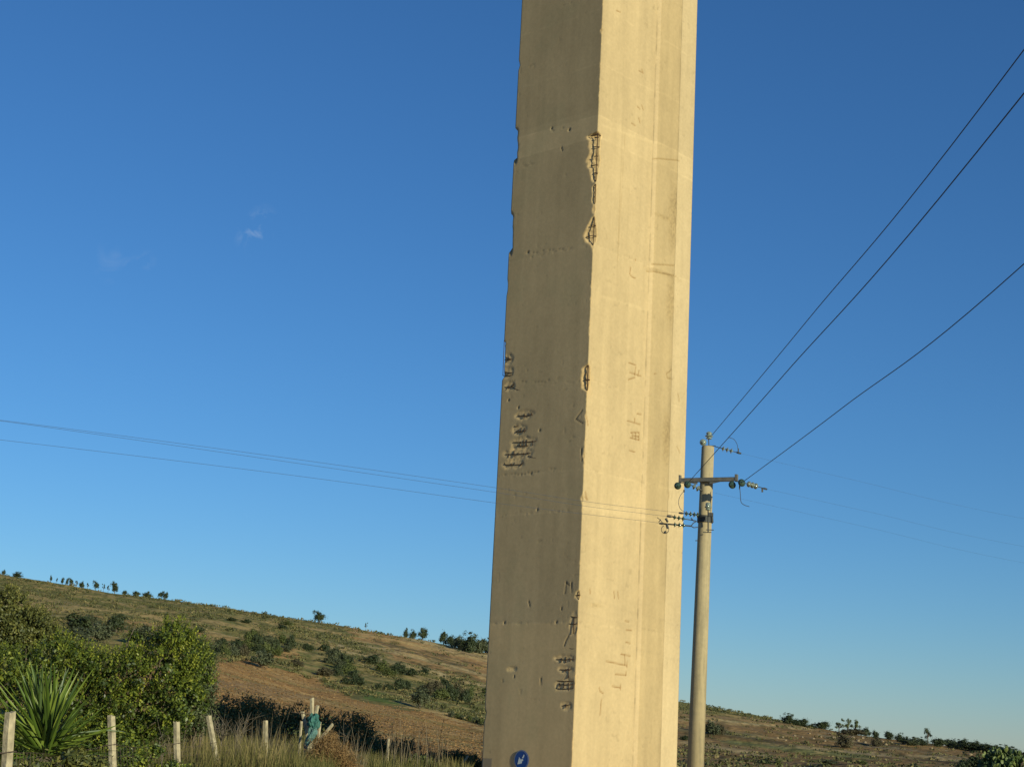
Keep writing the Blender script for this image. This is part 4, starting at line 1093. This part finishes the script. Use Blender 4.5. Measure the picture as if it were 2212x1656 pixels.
# ---- prickly pear at the bottom right corner
def prickly_pear(cx, D, seed, height, label):
    rs = np.random.RandomState(seed)
    g = P(cx, 1640, D); g[2] = tz(g[0], g[1])
    root = empty('prickly_pear', g, label, 'cactus')
    pm = leafmat('cactus_skin', [(0, (.030, .055, .016)), (.6, (.075, .11, .030)), (1, (.17, .19, .055))], 0, .5)
    V = []; F = []; va = []
    def pad(base, up, face, L):
        up = up/np.linalg.norm(up); face = face-np.dot(face, up)*up; face /= np.linalg.norm(face); side = np.cross(up, face)
        n_ = 12; b0 = len(V); prof = [(0, .12), (.15, .3), (.4, .47), (.65, .5), (.85, .36), (.97, .15)]
        for z_, w_ in prof:
            for k in range(8):
                a_ = k/8*6.283
                V.append(base+up*z_*L+side*w_*L*math.cos(a_)*.8+face*math.sin(a_)*.055*L*(.4+w_*1.6))
        for i in range(5):
            for k in range(8): F.append((b0+i*8+k, b0+i*8+(k+1) % 8, b0+(i+1)*8+(k+1) % 8, b0+(i+1)*8+k))
        F.append(tuple(b0+40+k for k in range(8)))
        va.extend([rs.rand()]*48)
        return base+up*L, side, up
    def grow(base, up, lvl, L):
        face = rs.normal(size=3); face[2] *= .2
        tip, side, u = pad(base, up, face, L)
        if lvl <= 0: return
        for k in range(rs.randint(1, 4)):
            off_ = rs.uniform(-.35, .35)
            nu = u+side*off_*2.4+rs.normal(size=3)*.25+np.array([0, 0, .25])
            grow(tip-u*L*.12*abs(off_)*2+side*off_*L*.7, nu, lvl-1, L*rs.uniform(.8, 1.02))
    for k in range(15):
        b = g+np.array([rs.uniform(-1.0, 1.3), rs.uniform(-.8, .8), 0]) if k > 2 else g+np.array([-.55+.1*k, 0, 0])
        grow(b-np.array([0, 0, .05]), np.array([rs.uniform(-.4, .4), rs.uniform(-.4, .4), 1.0]), int(height/.36)-(3 if k > 2 else 1), .42)
    V = np.array(V)-g
    o = new_mesh('pads', V, F, pm, root, True); set_vary(o, va)
prickly_pear(2200, 85, 5, 3.1, 'tall prickly pear with stacked green pads at the bottom right corner')

# ---- foreground: broad leaved shrub
def shrub(label, D, lobes_px, n, size, mt, seed, aspect=.5, clump=.3, nclump=None, stems=True, name='shrub', shoots=0):
    cx_ = np.mean([l[0] for l in lobes_px]); b = P(cx_, 1640, D); b[2] = tz(b[0], b[1])
    root = empty(name, b, label, 'shrub')
    lob = []
    for (x, y, r, ry) in lobes_px:
        p = P(x, y, D); k = D/3533
        lob.append((p[0]-b[0], p[1]-b[1]+np.random.RandomState(abs(int(x))).uniform(-.5, .5)*r*k, p[2]-b[2], r*k, r*k, ry*k))
    V, F, va = leaf_cloud(n, lob, size, aspect, seed, clump, nclump, .25, .38)
    V[:, 2] = np.maximum(V[:, 2], .03)
    if shoots:                                                # upright leafy shoots standing out of the crown
        rs = np.random.RandomState(seed+500); Vs = [V]; vs = [va]
        for k in range(shoots):
            l = [q for q in lob if q[3] > .22][rs.randint(len([q for q in lob if q[3] > .22]))]; a_ = rs.uniform(0, 6.283); ph = rs.uniform(.15, 1.45)
            p = np.array([l[0]+l[3]*math.cos(a_)*math.cos(ph), l[1]+l[4]*math.sin(a_)*math.cos(ph), l[2]+l[5]*math.sin(ph)*.95])
            d = np.array([math.cos(a_)*math.cos(ph)*.5, math.sin(a_)*math.cos(ph)*.5, 1.0])+rs.normal(size=3)*.15; d /= np.linalg.norm(d)
            Ln = rs.uniform(.10, .26); m = int(Ln/.022); t = np.linspace(0, 1, m); pv = rs.uniform(.55, 1.0)
            c_ = p[None]-d[None]*.05+d[None]*(t*Ln)[:, None]
            aa = t*m*2.4; hx = np.cross(d, [1, 0, 0.]); hx /= np.linalg.norm(hx); hy = np.cross(d, hx)
            out = hx[None]*np.cos(aa)[:, None]+hy[None]*np.sin(aa)[:, None]; T_ = out*.75+d[None]*.75; T_ /= np.linalg.norm(T_, axis=1)[:, None]
            B_ = np.cross(T_, d); B_ /= np.linalg.norm(B_, axis=1)[:, None]; L_ = size*(1.15-.5*t)[:, None]*rs.uniform(.8, 1.2, m)[:, None]
            q = np.stack([c_, c_+T_*L_*.5+B_*L_*aspect*.5, c_+T_*L_, c_+T_*L_*.5-B_*L_*aspect*.5], 1).reshape(-1, 3)
            Vs.append(q); vs.append(np.repeat(np.clip(pv*(.75+.25*t)+rs.normal(size=m)*.06, 0, 1), 4))
        V = np.concatenate(Vs); va = np.concatenate(vs); F = np.arange(len(V)).reshape(-1, 4)
    o = new_mesh('foliage', V, F, mt, root); set_vary(o, va)
    mb = MB(); branches(mb, (0, 0, 0), [(l[0], l[1], l[2]) for l in lob], .035, seed, 7, 7)
    mb.build('stems', bark, root, True)
    return root
bright_l = leafmat('young_broad_leaves', [(0, (.026, .045, .011)), (.12, (.10, .075, .03)), (.16, (.040, .062, .014)), (.42, (.075, .110, .020)), (.72, (.20, .235, .032)), (1, (.46, .44, .06))], .35, .42, .4)
mix_l = leafmat('olive_green_leaves', [(0, (.040, .052, .016)), (.5, (.095, .105, .028)), (.85, (.19, .18, .045)), (1, (.30, .26, .07))], .2, .5, .4)
shrub('big leafy shrub with bright yellow green young leaves behind the fence', 27.5,
      [(375, 1395, 48, 50), (405, 1440, 52, 62), (350, 1450, 62, 62), (290, 1460, 60, 60), (285, 1395, 26, 60), (240, 1470, 62, 60), (180, 1445, 60, 50), (130, 1420, 50, 45),
       (380, 1520, 68, 62), (300, 1540, 80, 60), (200, 1540, 85, 70), (100, 1500, 90, 75), (420, 1490, 44, 60), (20, 1470, 70, 70), (-60, 1480, 70, 80), (250, 1600, 90, 50), (130, 1610, 110, 50), (292, 1352, 9, 20), (372, 1364, 15, 26), (0, 1600, 80, 60)],
      52000, .060, bright_l, 21, .52, .19, 1150, shoots=1500)
shrub('dull olive green shrub rising at the left edge behind the bright leafy one', 36,
      [(-60, 1330, 70, 55), (10, 1330, 55, 45), (60, 1365, 55, 45), (100, 1390, 45, 40), (-20, 1400, 90, 80), (140, 1420, 40, 30), (20, 1300, 35, 26), (70, 1340, 30, 26)],
      34000, .075, mix_l, 22, .5, .22, 1100, shoots=500)
shrub('fine leaved grey green shrub hugging the right side of the bright leafy one', 29.5,
      [(430, 1430, 34, 50), (438, 1480, 34, 50), (420, 1530, 46, 50), (400, 1400, 30, 40), (436, 1560, 24, 26), (360, 1570, 60, 30)],
      16000, .05, leafmat('grey_green_leaves', [(0, (.032, .045, .018)), (.5, (.075, .095, .036)), (1, (.16, .18, .07))], .2, .5), 23, .42, .28, 500, shoots=250)
# shaded thickets lying in the pier's shadow
for lb, D, lobes, n_, sd in (('wide dark thicket in the shadow behind the leaning fence post', 68, [(455, 1555, 40, 42), (490, 1545, 40, 40), (525, 1538, 40, 34), (560, 1545, 40, 36), (470, 1600, 60, 50), (540, 1600, 60, 50)], 20000, 31),
                             ('middle dark thicket in shadow behind the straight fence post', 65, [(600, 1560, 34, 34), (628, 1556, 26, 26), (610, 1605, 60, 45), (645, 1545, 20, 26), (660, 1600, 40, 50)], 13000, 32),
                             ('dark thicket behind the bundle of concrete stakes', 61, [(720, 1575, 36, 40), (760, 1580, 34, 40), (790, 1590, 28, 40), (700, 1610, 60, 45), (775, 1615, 50, 45), (690, 1560, 22, 30)], 16000, 33),
                             ('low dark green weeds left of the slim upright stake', 58, [(815, 1620, 24, 22), (850, 1625, 30, 22), (885, 1625, 24, 24), (840, 1650, 50, 22)], 6500, 34),
                             ('low dark brambles at the bottom edge beside the pier', 55, [(925, 1650, 40, 16), (965, 1645, 26, 16), (990, 1648, 26, 20), (1022, 1650, 26, 16)], 6500, 35)):
    shrub(lb, D, lobes, n_, .11, leafmat('shaded_leaves', [(0, (.045, .065, .022)), (.5, (.090, .115, .036)), (1, (.16, .17, .062))], .15, .6), sd, .45, .34, None, name='thicket', shoots=90)

# ---- yucca behind the wire
def yucca():
    D = 17.0; c = P(97, 1612, D); g = c.copy(); g[2] = 0
    root = empty('yucca', g, 'spiky yucca with stiff sword shaped green leaves behind the wire fence', 'yucca')
    rs = np.random.RandomState(9); V = []; F = []; va = []
    N = 165
    for i in range(N):
        el = math.radians(rs.uniform(5, 80)) if i > 30 else math.radians(rs.uniform(50, 89))
        a_ = rs.uniform(0, 6.283)
        d = np.array([math.cos(el)*math.cos(a_), math.cos(el)*math.sin(a_), math.sin(el)])
        L = rs.uniform(.60, 1.0)*(.86+.2*math.sin(el)); w = rs.uniform(.015, .023)
        side = np.cross(d, [0, 0, 1.0])+rs.normal(size=3)*.35; side -= np.dot(side, d)*d; side /= np.linalg.norm(side)
        nn = np.cross(side, d)
        b0 = len(V); o_ = c+np.array([rs.uniform(-.05, .05), rs.uniform(-.05, .05), rs.uniform(-.14, .08)])
        droop = .05 if el > .4 else .13
        if rs.rand() < .14: droop = .34
        bend = rs.normal()*.05
        pr_ = [(0, .55), (.12, .75), (.4, 1.0), (.7, .72), (.9, .36), (1, .04)]
        for t, ww in pr_:
            p = o_+d*L*t-np.array([0, 0, 1])*droop*L*t*t+side*bend*L*t*t
            V.append(p+side*w*ww+nn*w*ww*.45); V.append(p-nn*w*ww*.1); V.append(p-side*w*ww+nn*w*ww*.45)
        for k in range(5):
            q0 = b0+k*3
            F.append((q0, q0+1, q0+4, q0+3)); F.append((q0+1, q0+2, q0+5, q0+4))
        va.extend([rs.rand()]*18)
    ym = leafmat('yucca_leaf', [(0, (.040, .070, .014)), (.5, (.095, .150, .022)), (1, (.22, .27, .045))], .18, .4, .5)
    o = new_mesh('foliage', np.array(V)-g, F, ym, root, True); set_vary(o, va)
    V = []; F = []; va = []
    for i in range(60):                                        # withered skirt
        a_ = rs.uniform(0, 6.283); z0 = rs.uniform(.3, 1.15); L = rs.uniform(.3, .6)
        b0 = len(V); p0 = np.array([.07*math.cos(a_), .07*math.sin(a_), z0])
        for t in (0, .5, 1):
            p = p0+np.array([math.cos(a_), math.sin(a_), 0])*L*.5*t-np.array([0, 0, 1])*L*t*t
            sd = np.array([-math.sin(a_), math.cos(a_), 0])*.015*(1-t*.8); V += [p+sd, p-sd]
        F += [(b0, b0+1, b0+3, b0+2), (b0+2, b0+3, b0+5, b0+4)]; va.extend([rs.rand()]*6)
    o = new_mesh('withered_leaves', np.array(V), F, dry_l, root); set_vary(o, va)
    mb = MB(); mb.tube([(0, 0, -.1), (.02, 0, .6), (0, 0, c[2]-.1)], [.11, .09, .08], 10); mb.build('trunk', bark, root, True)
yucca()

# ---- fence
cpost = simple('cast_concrete_post', (.38, .315, .205), .9, noise=.35, scale=11, bump=.02)
fw = simple('rusted_fence_wire', (.14, .10, .075), .8, .2)
def stake(mb, x0, y0, x1, y1, D, th, to_ground=True, tilt=.12, ext=None):
    a = P(x0, y0, D); b = P(x1, y1, D); ax = (a-b)/np.linalg.norm(a-b)
    if to_ground: b = a-ax*((a[2]+.1)/ax[2])
    s = np.cross(ax, [math.sin(.5), math.cos(.5), 0]); s /= np.linalg.norm(s); u = np.cross(ax, s)
    n_ = 9; V_ = []; F_ = []
    rs_ = np.random.RandomState(int(x0*7+y0)); h = th*.76/2
    sec = [(-h, -h), (-h*.8, -h), (h*.8, -h), (h, -h), (h, h), (-h, h)]
    sec = [(-h, -h*.8), (-h*.8, -h), (h*.8, -h), (h, -h*.8), (h, h*.8), (h*.8, h), (-h*.8, h), (-h, h*.8)]
    m_ = len(sec)
    for i in range(n_):
        t = i/(n_-1); t = t if i < n_-1 else 1
        p = b*(1-t)+a*t+(s*rs_.uniform(-1, 1)+u*rs_.uniform(-1, 1))*th*.03
        sc_ = 1+.05*(rs_.rand()-.5)
        for (x, y) in sec: V_.append(p+s*x*sc_+u*y*sc_+(ax*rs_.uniform(-.02, .015) if i == n_-1 else 0))
    for i in range(n_-1):
        for k in range(m_): F_.append((i*m_+k, i*m_+(k+1) % m_, (i+1)*m_+(k+1) % m_, (i+1)*m_+k))
    F_.append(tuple((n_-1)*m_+k for k in range(m_))); F_.append(tuple(range(m_))[::-1])
    mb.add(V_, F_); return b, a
posts = [(22, 1536, 15, 1656, 14.7, .100, 'nearest post, beside the yucca'), (240, 1544, 243, 1656, 20.8, .100, 'post with a chipped top right of the yucca'),
         (381, 1557, 383, 1656, 24.5, .100, 'post under the leafy shrub'), (450.5, 1545, 470, 1656, 27, .095, 'post leaning left'), (573, 1556, 573, 1656, 30, .095, 'plain upright post in dry grass')]
fb = P(22, 1600, 14.7); fb[2] = 0
fence = empty('wire_fence', fb, 'wire mesh fence on pale square concrete posts running along the bottom left', 'fence')
tops = []
for x0, y0, x1, y1, D, th, lb in posts:
    mb = MB(fb); b, a = stake(mb, x0, y0, x1, y1, D, th); o = mb.build('post', cpost, fence); o['label'] = lb
    tops.append((b, a))
ext0 = (tops[0][0]+np.array([.35, -5.6, 0]), tops[0][1]+np.array([.35, -5.6, 0]))
chain = [ext0]+tops+[(P(663, 1656, 33)*np.array([1, 1, 0]), P(663, 1560, 33))]
mb = MB(fb)
rsw = np.random.RandomState(3)
for (b0, a0), (b1, a1) in zip(chain[:-1], chain[1:]):
    def at(h, t):
        pa = b0+(a0-b0)*((h+.1)/(a0[2]+.1)); pb = b1+(a1-b1)*((h+.1)/(a1[2]+.1)); p = pa*(1-t)+pb*t
        sg = .05*math.sin(math.pi*t)*(h/1.3); return p+np.array([-.055, 0, -sg])
    L_ = np.linalg.norm(b1-b0)
    for h in (1.22, 1.08, .94, .80, .66, .5, .34, .18): mb.tube([at(h+.015*rsw.uniform(-1, 1)*(0 < t < 1), t) for t in np.linspace(0, 1, 9)], .0022, 4, False)
    nv = int(L_/.16)
    for k in range(nv+1): 
        t = k/nv; mb.tube([at(.02, t), at(.6, t), at(1.22, t)], .0018, 4, False)
mb.build('wire_mesh', fw, fence)
mb = MB(fb)
for (b, a), ex in zip(tops, (.057,)*5):
    for h in (1.22, .94, .66):
        p = b+(a-b)*((h+.1)/(a[2]+.1)); r = ex
        mb.tube([p+np.array([r*1.05*sx1, r*1.05*sy1, .012*sx1]) for sx1, sy1 in ((-1, -1), (1, -1), (1, 1), (-1, 1), (-1, -1))], .0035, 4)
mb.build('tie_wires', fw, fence)
# stakes of the broken corner
for x0, y0, x1, y1, D, th, lb in ((674, 1507, 671, 1620, 33.0, .085, 'tallest concrete stake of the bundle wrapped in green netting'),
                                  (653, 1536, 665, 1590, 32.9, .08, 'stake leaning left out of the netted bundle with a wire tied on top'),
                                  (686, 1523, 669, 1600, 33.2, .078, 'stake tipped right just beside the tallest one of the bundle'),
                                  (690.5, 1558, 687, 1600, 34.5, .07, 'short stake behind the right side of the netted bundle'),
                                  (651, 1557, 648, 1600, 34.5, .055, 'short dark stake behind the left side of the netted bundle'),
                                  (671, 1583, 650, 1656, 32.5, .085, 'thick stake slanting out of the bottom of the netted bundle'),
                                  (719, 1563, 694, 1592, 33.6, .07, 'stake lying steeply to the right beyond the netted bundle'),
                                  (839, 1594, 836.5, 1640, 56, .085, 'slim upright stake alone before the dark weeds'),
                                  (1011, 1632, 991, 1658, 54, .085, 'slanting stake at the bottom edge beside the pier')):
    b = P(x1, y1, D); b[2] = tz(b[0], b[1]); mb = MB(b); bb, aa = stake(mb, x0, y0, x1, y1, D, th)
    o = mb.build('concrete_stake', cpost); o.location = tuple(b); tag(o, lb, 'stake', 'loose concrete stakes')
    if x0 == 653:
        m2 = MB(b); c = aa-np.array([0, 0, .03]); m2.tube([c+np.array([-.22, 0, .01]), c+np.array([-.05, -.055, 0]), c+np.array([.06, -.05, .01]), c+np.array([.2, 0, -.02])], .006, 5)
        m2.build('tie_wire', fw, o)
# green netting
net = simple('green_plastic_netting', (.035, .12, .105), .65, noise=.45, scale=14, bump=.03)
net2 = simple('faded_netting', (.085, .17, .16), .7, noise=.5, scale=22, bump=.02)
nb = P(671, 1590, 32.75)
nroot = empty('netting', nb, 'torn green plastic netting knotted round the tallest concrete stakes', 'netting')
def rag(cx, cy, w, h, D, seed, mt, name, hang=False):
    n1_, n2_ = 40, 30; c = P(cx, cy, D); k = D/3533; V_ = []; F_ = []
    for i in range(n2_+1):
        v = i/n2_
        for j in range(n1_):
            u = j/n1_*6.283
            taper = math.sin(math.pi*(.08+.84*v))**.6 if not hang else (.75+.35*math.sin(v*5))*(1-.45*v)
            fold = 1+.30*math.sin(u*5+v*6+seed)+.16*math.sin(u*11-v*9)+.25*(float(fbm(np.array([u*2]), np.array([v*6.]), 3, seed)[0])-.5)
            r = w/2*k*taper*fold
            V_.append(c+np.array([r*math.cos(u)+(.03*math.sin(v*7) if hang else 0)-(.10*(v-.5) if hang else 0), r*math.sin(u)*.8, h*k*(.5-v)+.03*math.sin(u*3+seed)]))
    for i in range(n2_):
        for j in range(n1_): F_.append((i*n1_+j, i*n1_+(j+1) % n1_, (i+1)*n1_+(j+1) % n1_, (i+1)*n1_+j))
    V_ = [p-nb for p in V_]
    return new_mesh(name, V_, F_, mt, nroot, True)
rag(677, 1559, 23, 33, 32.72, 3, net, 'knot')
rag(667, 1599, 17, 52, 32.3, 8, net2, 'hanging_strip', True)

# ---- dry grass and weeds: nobody could count the blades
def blades(name, label, zones, mt, seed, cat='grass'):
    rs = np.random.RandomState(seed); Vs = []; va = []
    for (x0, x1, D0, D1, n_, h0, h1, w_) in zones:
        D = rs.uniform(D0, D1, n_); tx = (rs.uniform(x0, x1, n_)-CX)/3533
        x = tx*D; y = D; z = terrain(x, y)
        dn = fbm(x*1.1, y*1.1, 3, seed)
        h = rs.uniform(h0, h1, n_)*(.6+.8*dn)
        a_ = rs.rand(n_)*6.283; lean = rs.uniform(.02, .32, n_)*h
        dx, dy = np.cos(a_)*lean, np.sin(a_)*lean
        b_ = rs.rand(n_)*6.283; wx_, wy_ = np.cos(b_)*w_, np.sin(b_)*w_
        for s0, s1_, w0, w1 in ((0, .45, 1, .85), (.45, .8, .85, .6), (.8, 1, .6, .1)):
            def pt(s, ws, sg): return np.stack([x+dx*s*s+sg*wx_*ws, y+dy*s*s+sg*wy_*ws, z+h*s-(.15*lean*s*s)], -1)
            Vs.append(np.stack([pt(s0, w0, -1), pt(s0, w0, 1), pt(s1_, w1, 1), pt(s1_, w1, -1)], 1).reshape(-1, 3))
            va.append(np.repeat(np.clip(rs.rand(n_)*.0+((dn-.3)*1.3+rs.RandomState(1).rand(n_)*0 if False else (dn-.3)*.9+.5*_hash((x*997).astype(int), (y*991).astype(int), seed)), 0, 1), 4))
    V = np.concatenate(Vs); o = new_mesh(name, V, np.arange(len(V)).reshape(-1, 4), mt); set_vary(o, np.concatenate(va))
    return tag(o, label, cat, kind='stuff')
grass_m = leafmat('dry_tall_grass', [(0, (.060, .072, .022)), (.35, (.12, .12, .038)), (.65, (.21, .17, .068)), (1, (.38, .29, .13))], .25, .8, .1)
blades('dry_grass', 'tall dry grass and weeds crowding the fence line', [(330, 760, 25, 42, 26000, .75, 1.22, .007), (590, 740, 26, 36, 5000, .5, .9, .006), (-150, 400, 16, 32, 9000, .5, .95, .007), (740, 1060, 46, 62, 9000, .25, .75, .010)], grass_m, 51)
blades('dead_stalks', 'thin bare brown stalks standing above the dry grass', [(420, 660, 27, 38, 420, 1.2, 1.75, .006), (740, 830, 34, 44, 160, 1.0, 1.5, .006), (870, 1010, 50, 62, 160, .9, 1.9, .009)],
       leafmat('stalks', [(0, (.10, .08, .055)), (1, (.20, .16, .11))], 0, .9, .1), 52, 'weeds')
# low weeds at the foot of the fence
shrub('low leafy weeds around the foot of the second fence post', 22.5, [(290, 1640, 40, 26), (330, 1620, 22, 16), (250, 1655, 40, 20), (380, 1660, 40, 16)], 5500, .05, bright_l, 41, .5, .35, 220, name='weeds')
shrub('pale broad leaved weed at the foot of the yucca', 16.2, [(160, 1640, 32, 22), (190, 1655, 40, 20), (70, 1665, 50, 22)], 2600, .06, mix_l, 42, .4, .4, 140, name='weeds')
# rust coloured dry shrub right of the stakes
orange_l = leafmat('rust_dry_twigs', [(0, (.13, .078, .035)), (.5, (.26, .155, .07)), (1, (.40, .27, .13))], .2, .9, .1)
shrub('rust coloured dry shrub right of the netted stakes', 31.5, [(705, 1618, 30, 26), (730, 1632, 34, 24), (690, 1640, 34, 26), (745, 1655, 34, 18), (712, 1596, 20, 18), (690, 1606, 16, 16)], 9000, .10, orange_l, 43, .10, .5, 420, name='dry_shrub')
# bare twigs beside the leaning post and arching fronds near the field
def twigs(label, D, base, tips, seed, m_=None, r=.008):
    b = P(base[0], base[1], D); g = b.copy(); g[2] = tz(b[0], b[1]); root = None
    rs = np.random.RandomState(seed); mb = MB(g)
    mb.tube([g, b], [r*1.6, r*1.2], 5)
    for (x, y) in tips:
        t = P(x, y, D+rs.uniform(-.3, .3)); mid = (b+t)/2+rs.normal(size=3)*.06
        mb.tube([b, mid, t], [r, r*.7, r*.25], 5)
        for k in range(3):
            s = b*(1-.35-.2*k)+t*(.35+.2*k); e = s+(t-b)*.3+rs.normal(size=3)*.14; mb.tube([s, (s+e)/2+rs.normal(size=3)*.02, e], [r*.5, r*.4, r*.2], 4)
    o = mb.build('bare_twigs', m_ or simple('grey_twig', (.15, .12, .09), .9)); o.location = tuple(g)
    return tag(o, label, 'twigs')
twigs('bare branching twigs beside the leaning fence post', 28.5, (478, 1600), [(462, 1552), (470, 1549), (482, 1553), (491, 1556), (486, 1566), (458, 1560)], 3)
twigs('long bare twigs slanting right in the dry grass', 31, (510, 1605), [(543, 1536), (535, 1540), (507, 1554), (498, 1562), (525, 1550)], 4)
twigs('tangled dry twigs right of the rust coloured shrub', 36, (745, 1640), [(742, 1552), (728, 1580), (760, 1600), (775, 1618), (780, 1630), (756, 1575)], 5)
twigs('faint thorny branches rising before the ploughed field', 58, (912, 1656), [(900, 1590), (925, 1577), (945, 1590), (950, 1610), (885, 1600), (930, 1600)], 6)
twigs('dry upright stems under the leafy shrub', 26, (350, 1640), [(346, 1595), (352, 1585), (362, 1600), (340, 1610)], 7)
for m in list(moulds.values()):
    if m.get('unused'):
        for c in list(m.children): bpy.data.objects.remove(c)
        bpy.data.objects.remove(m)
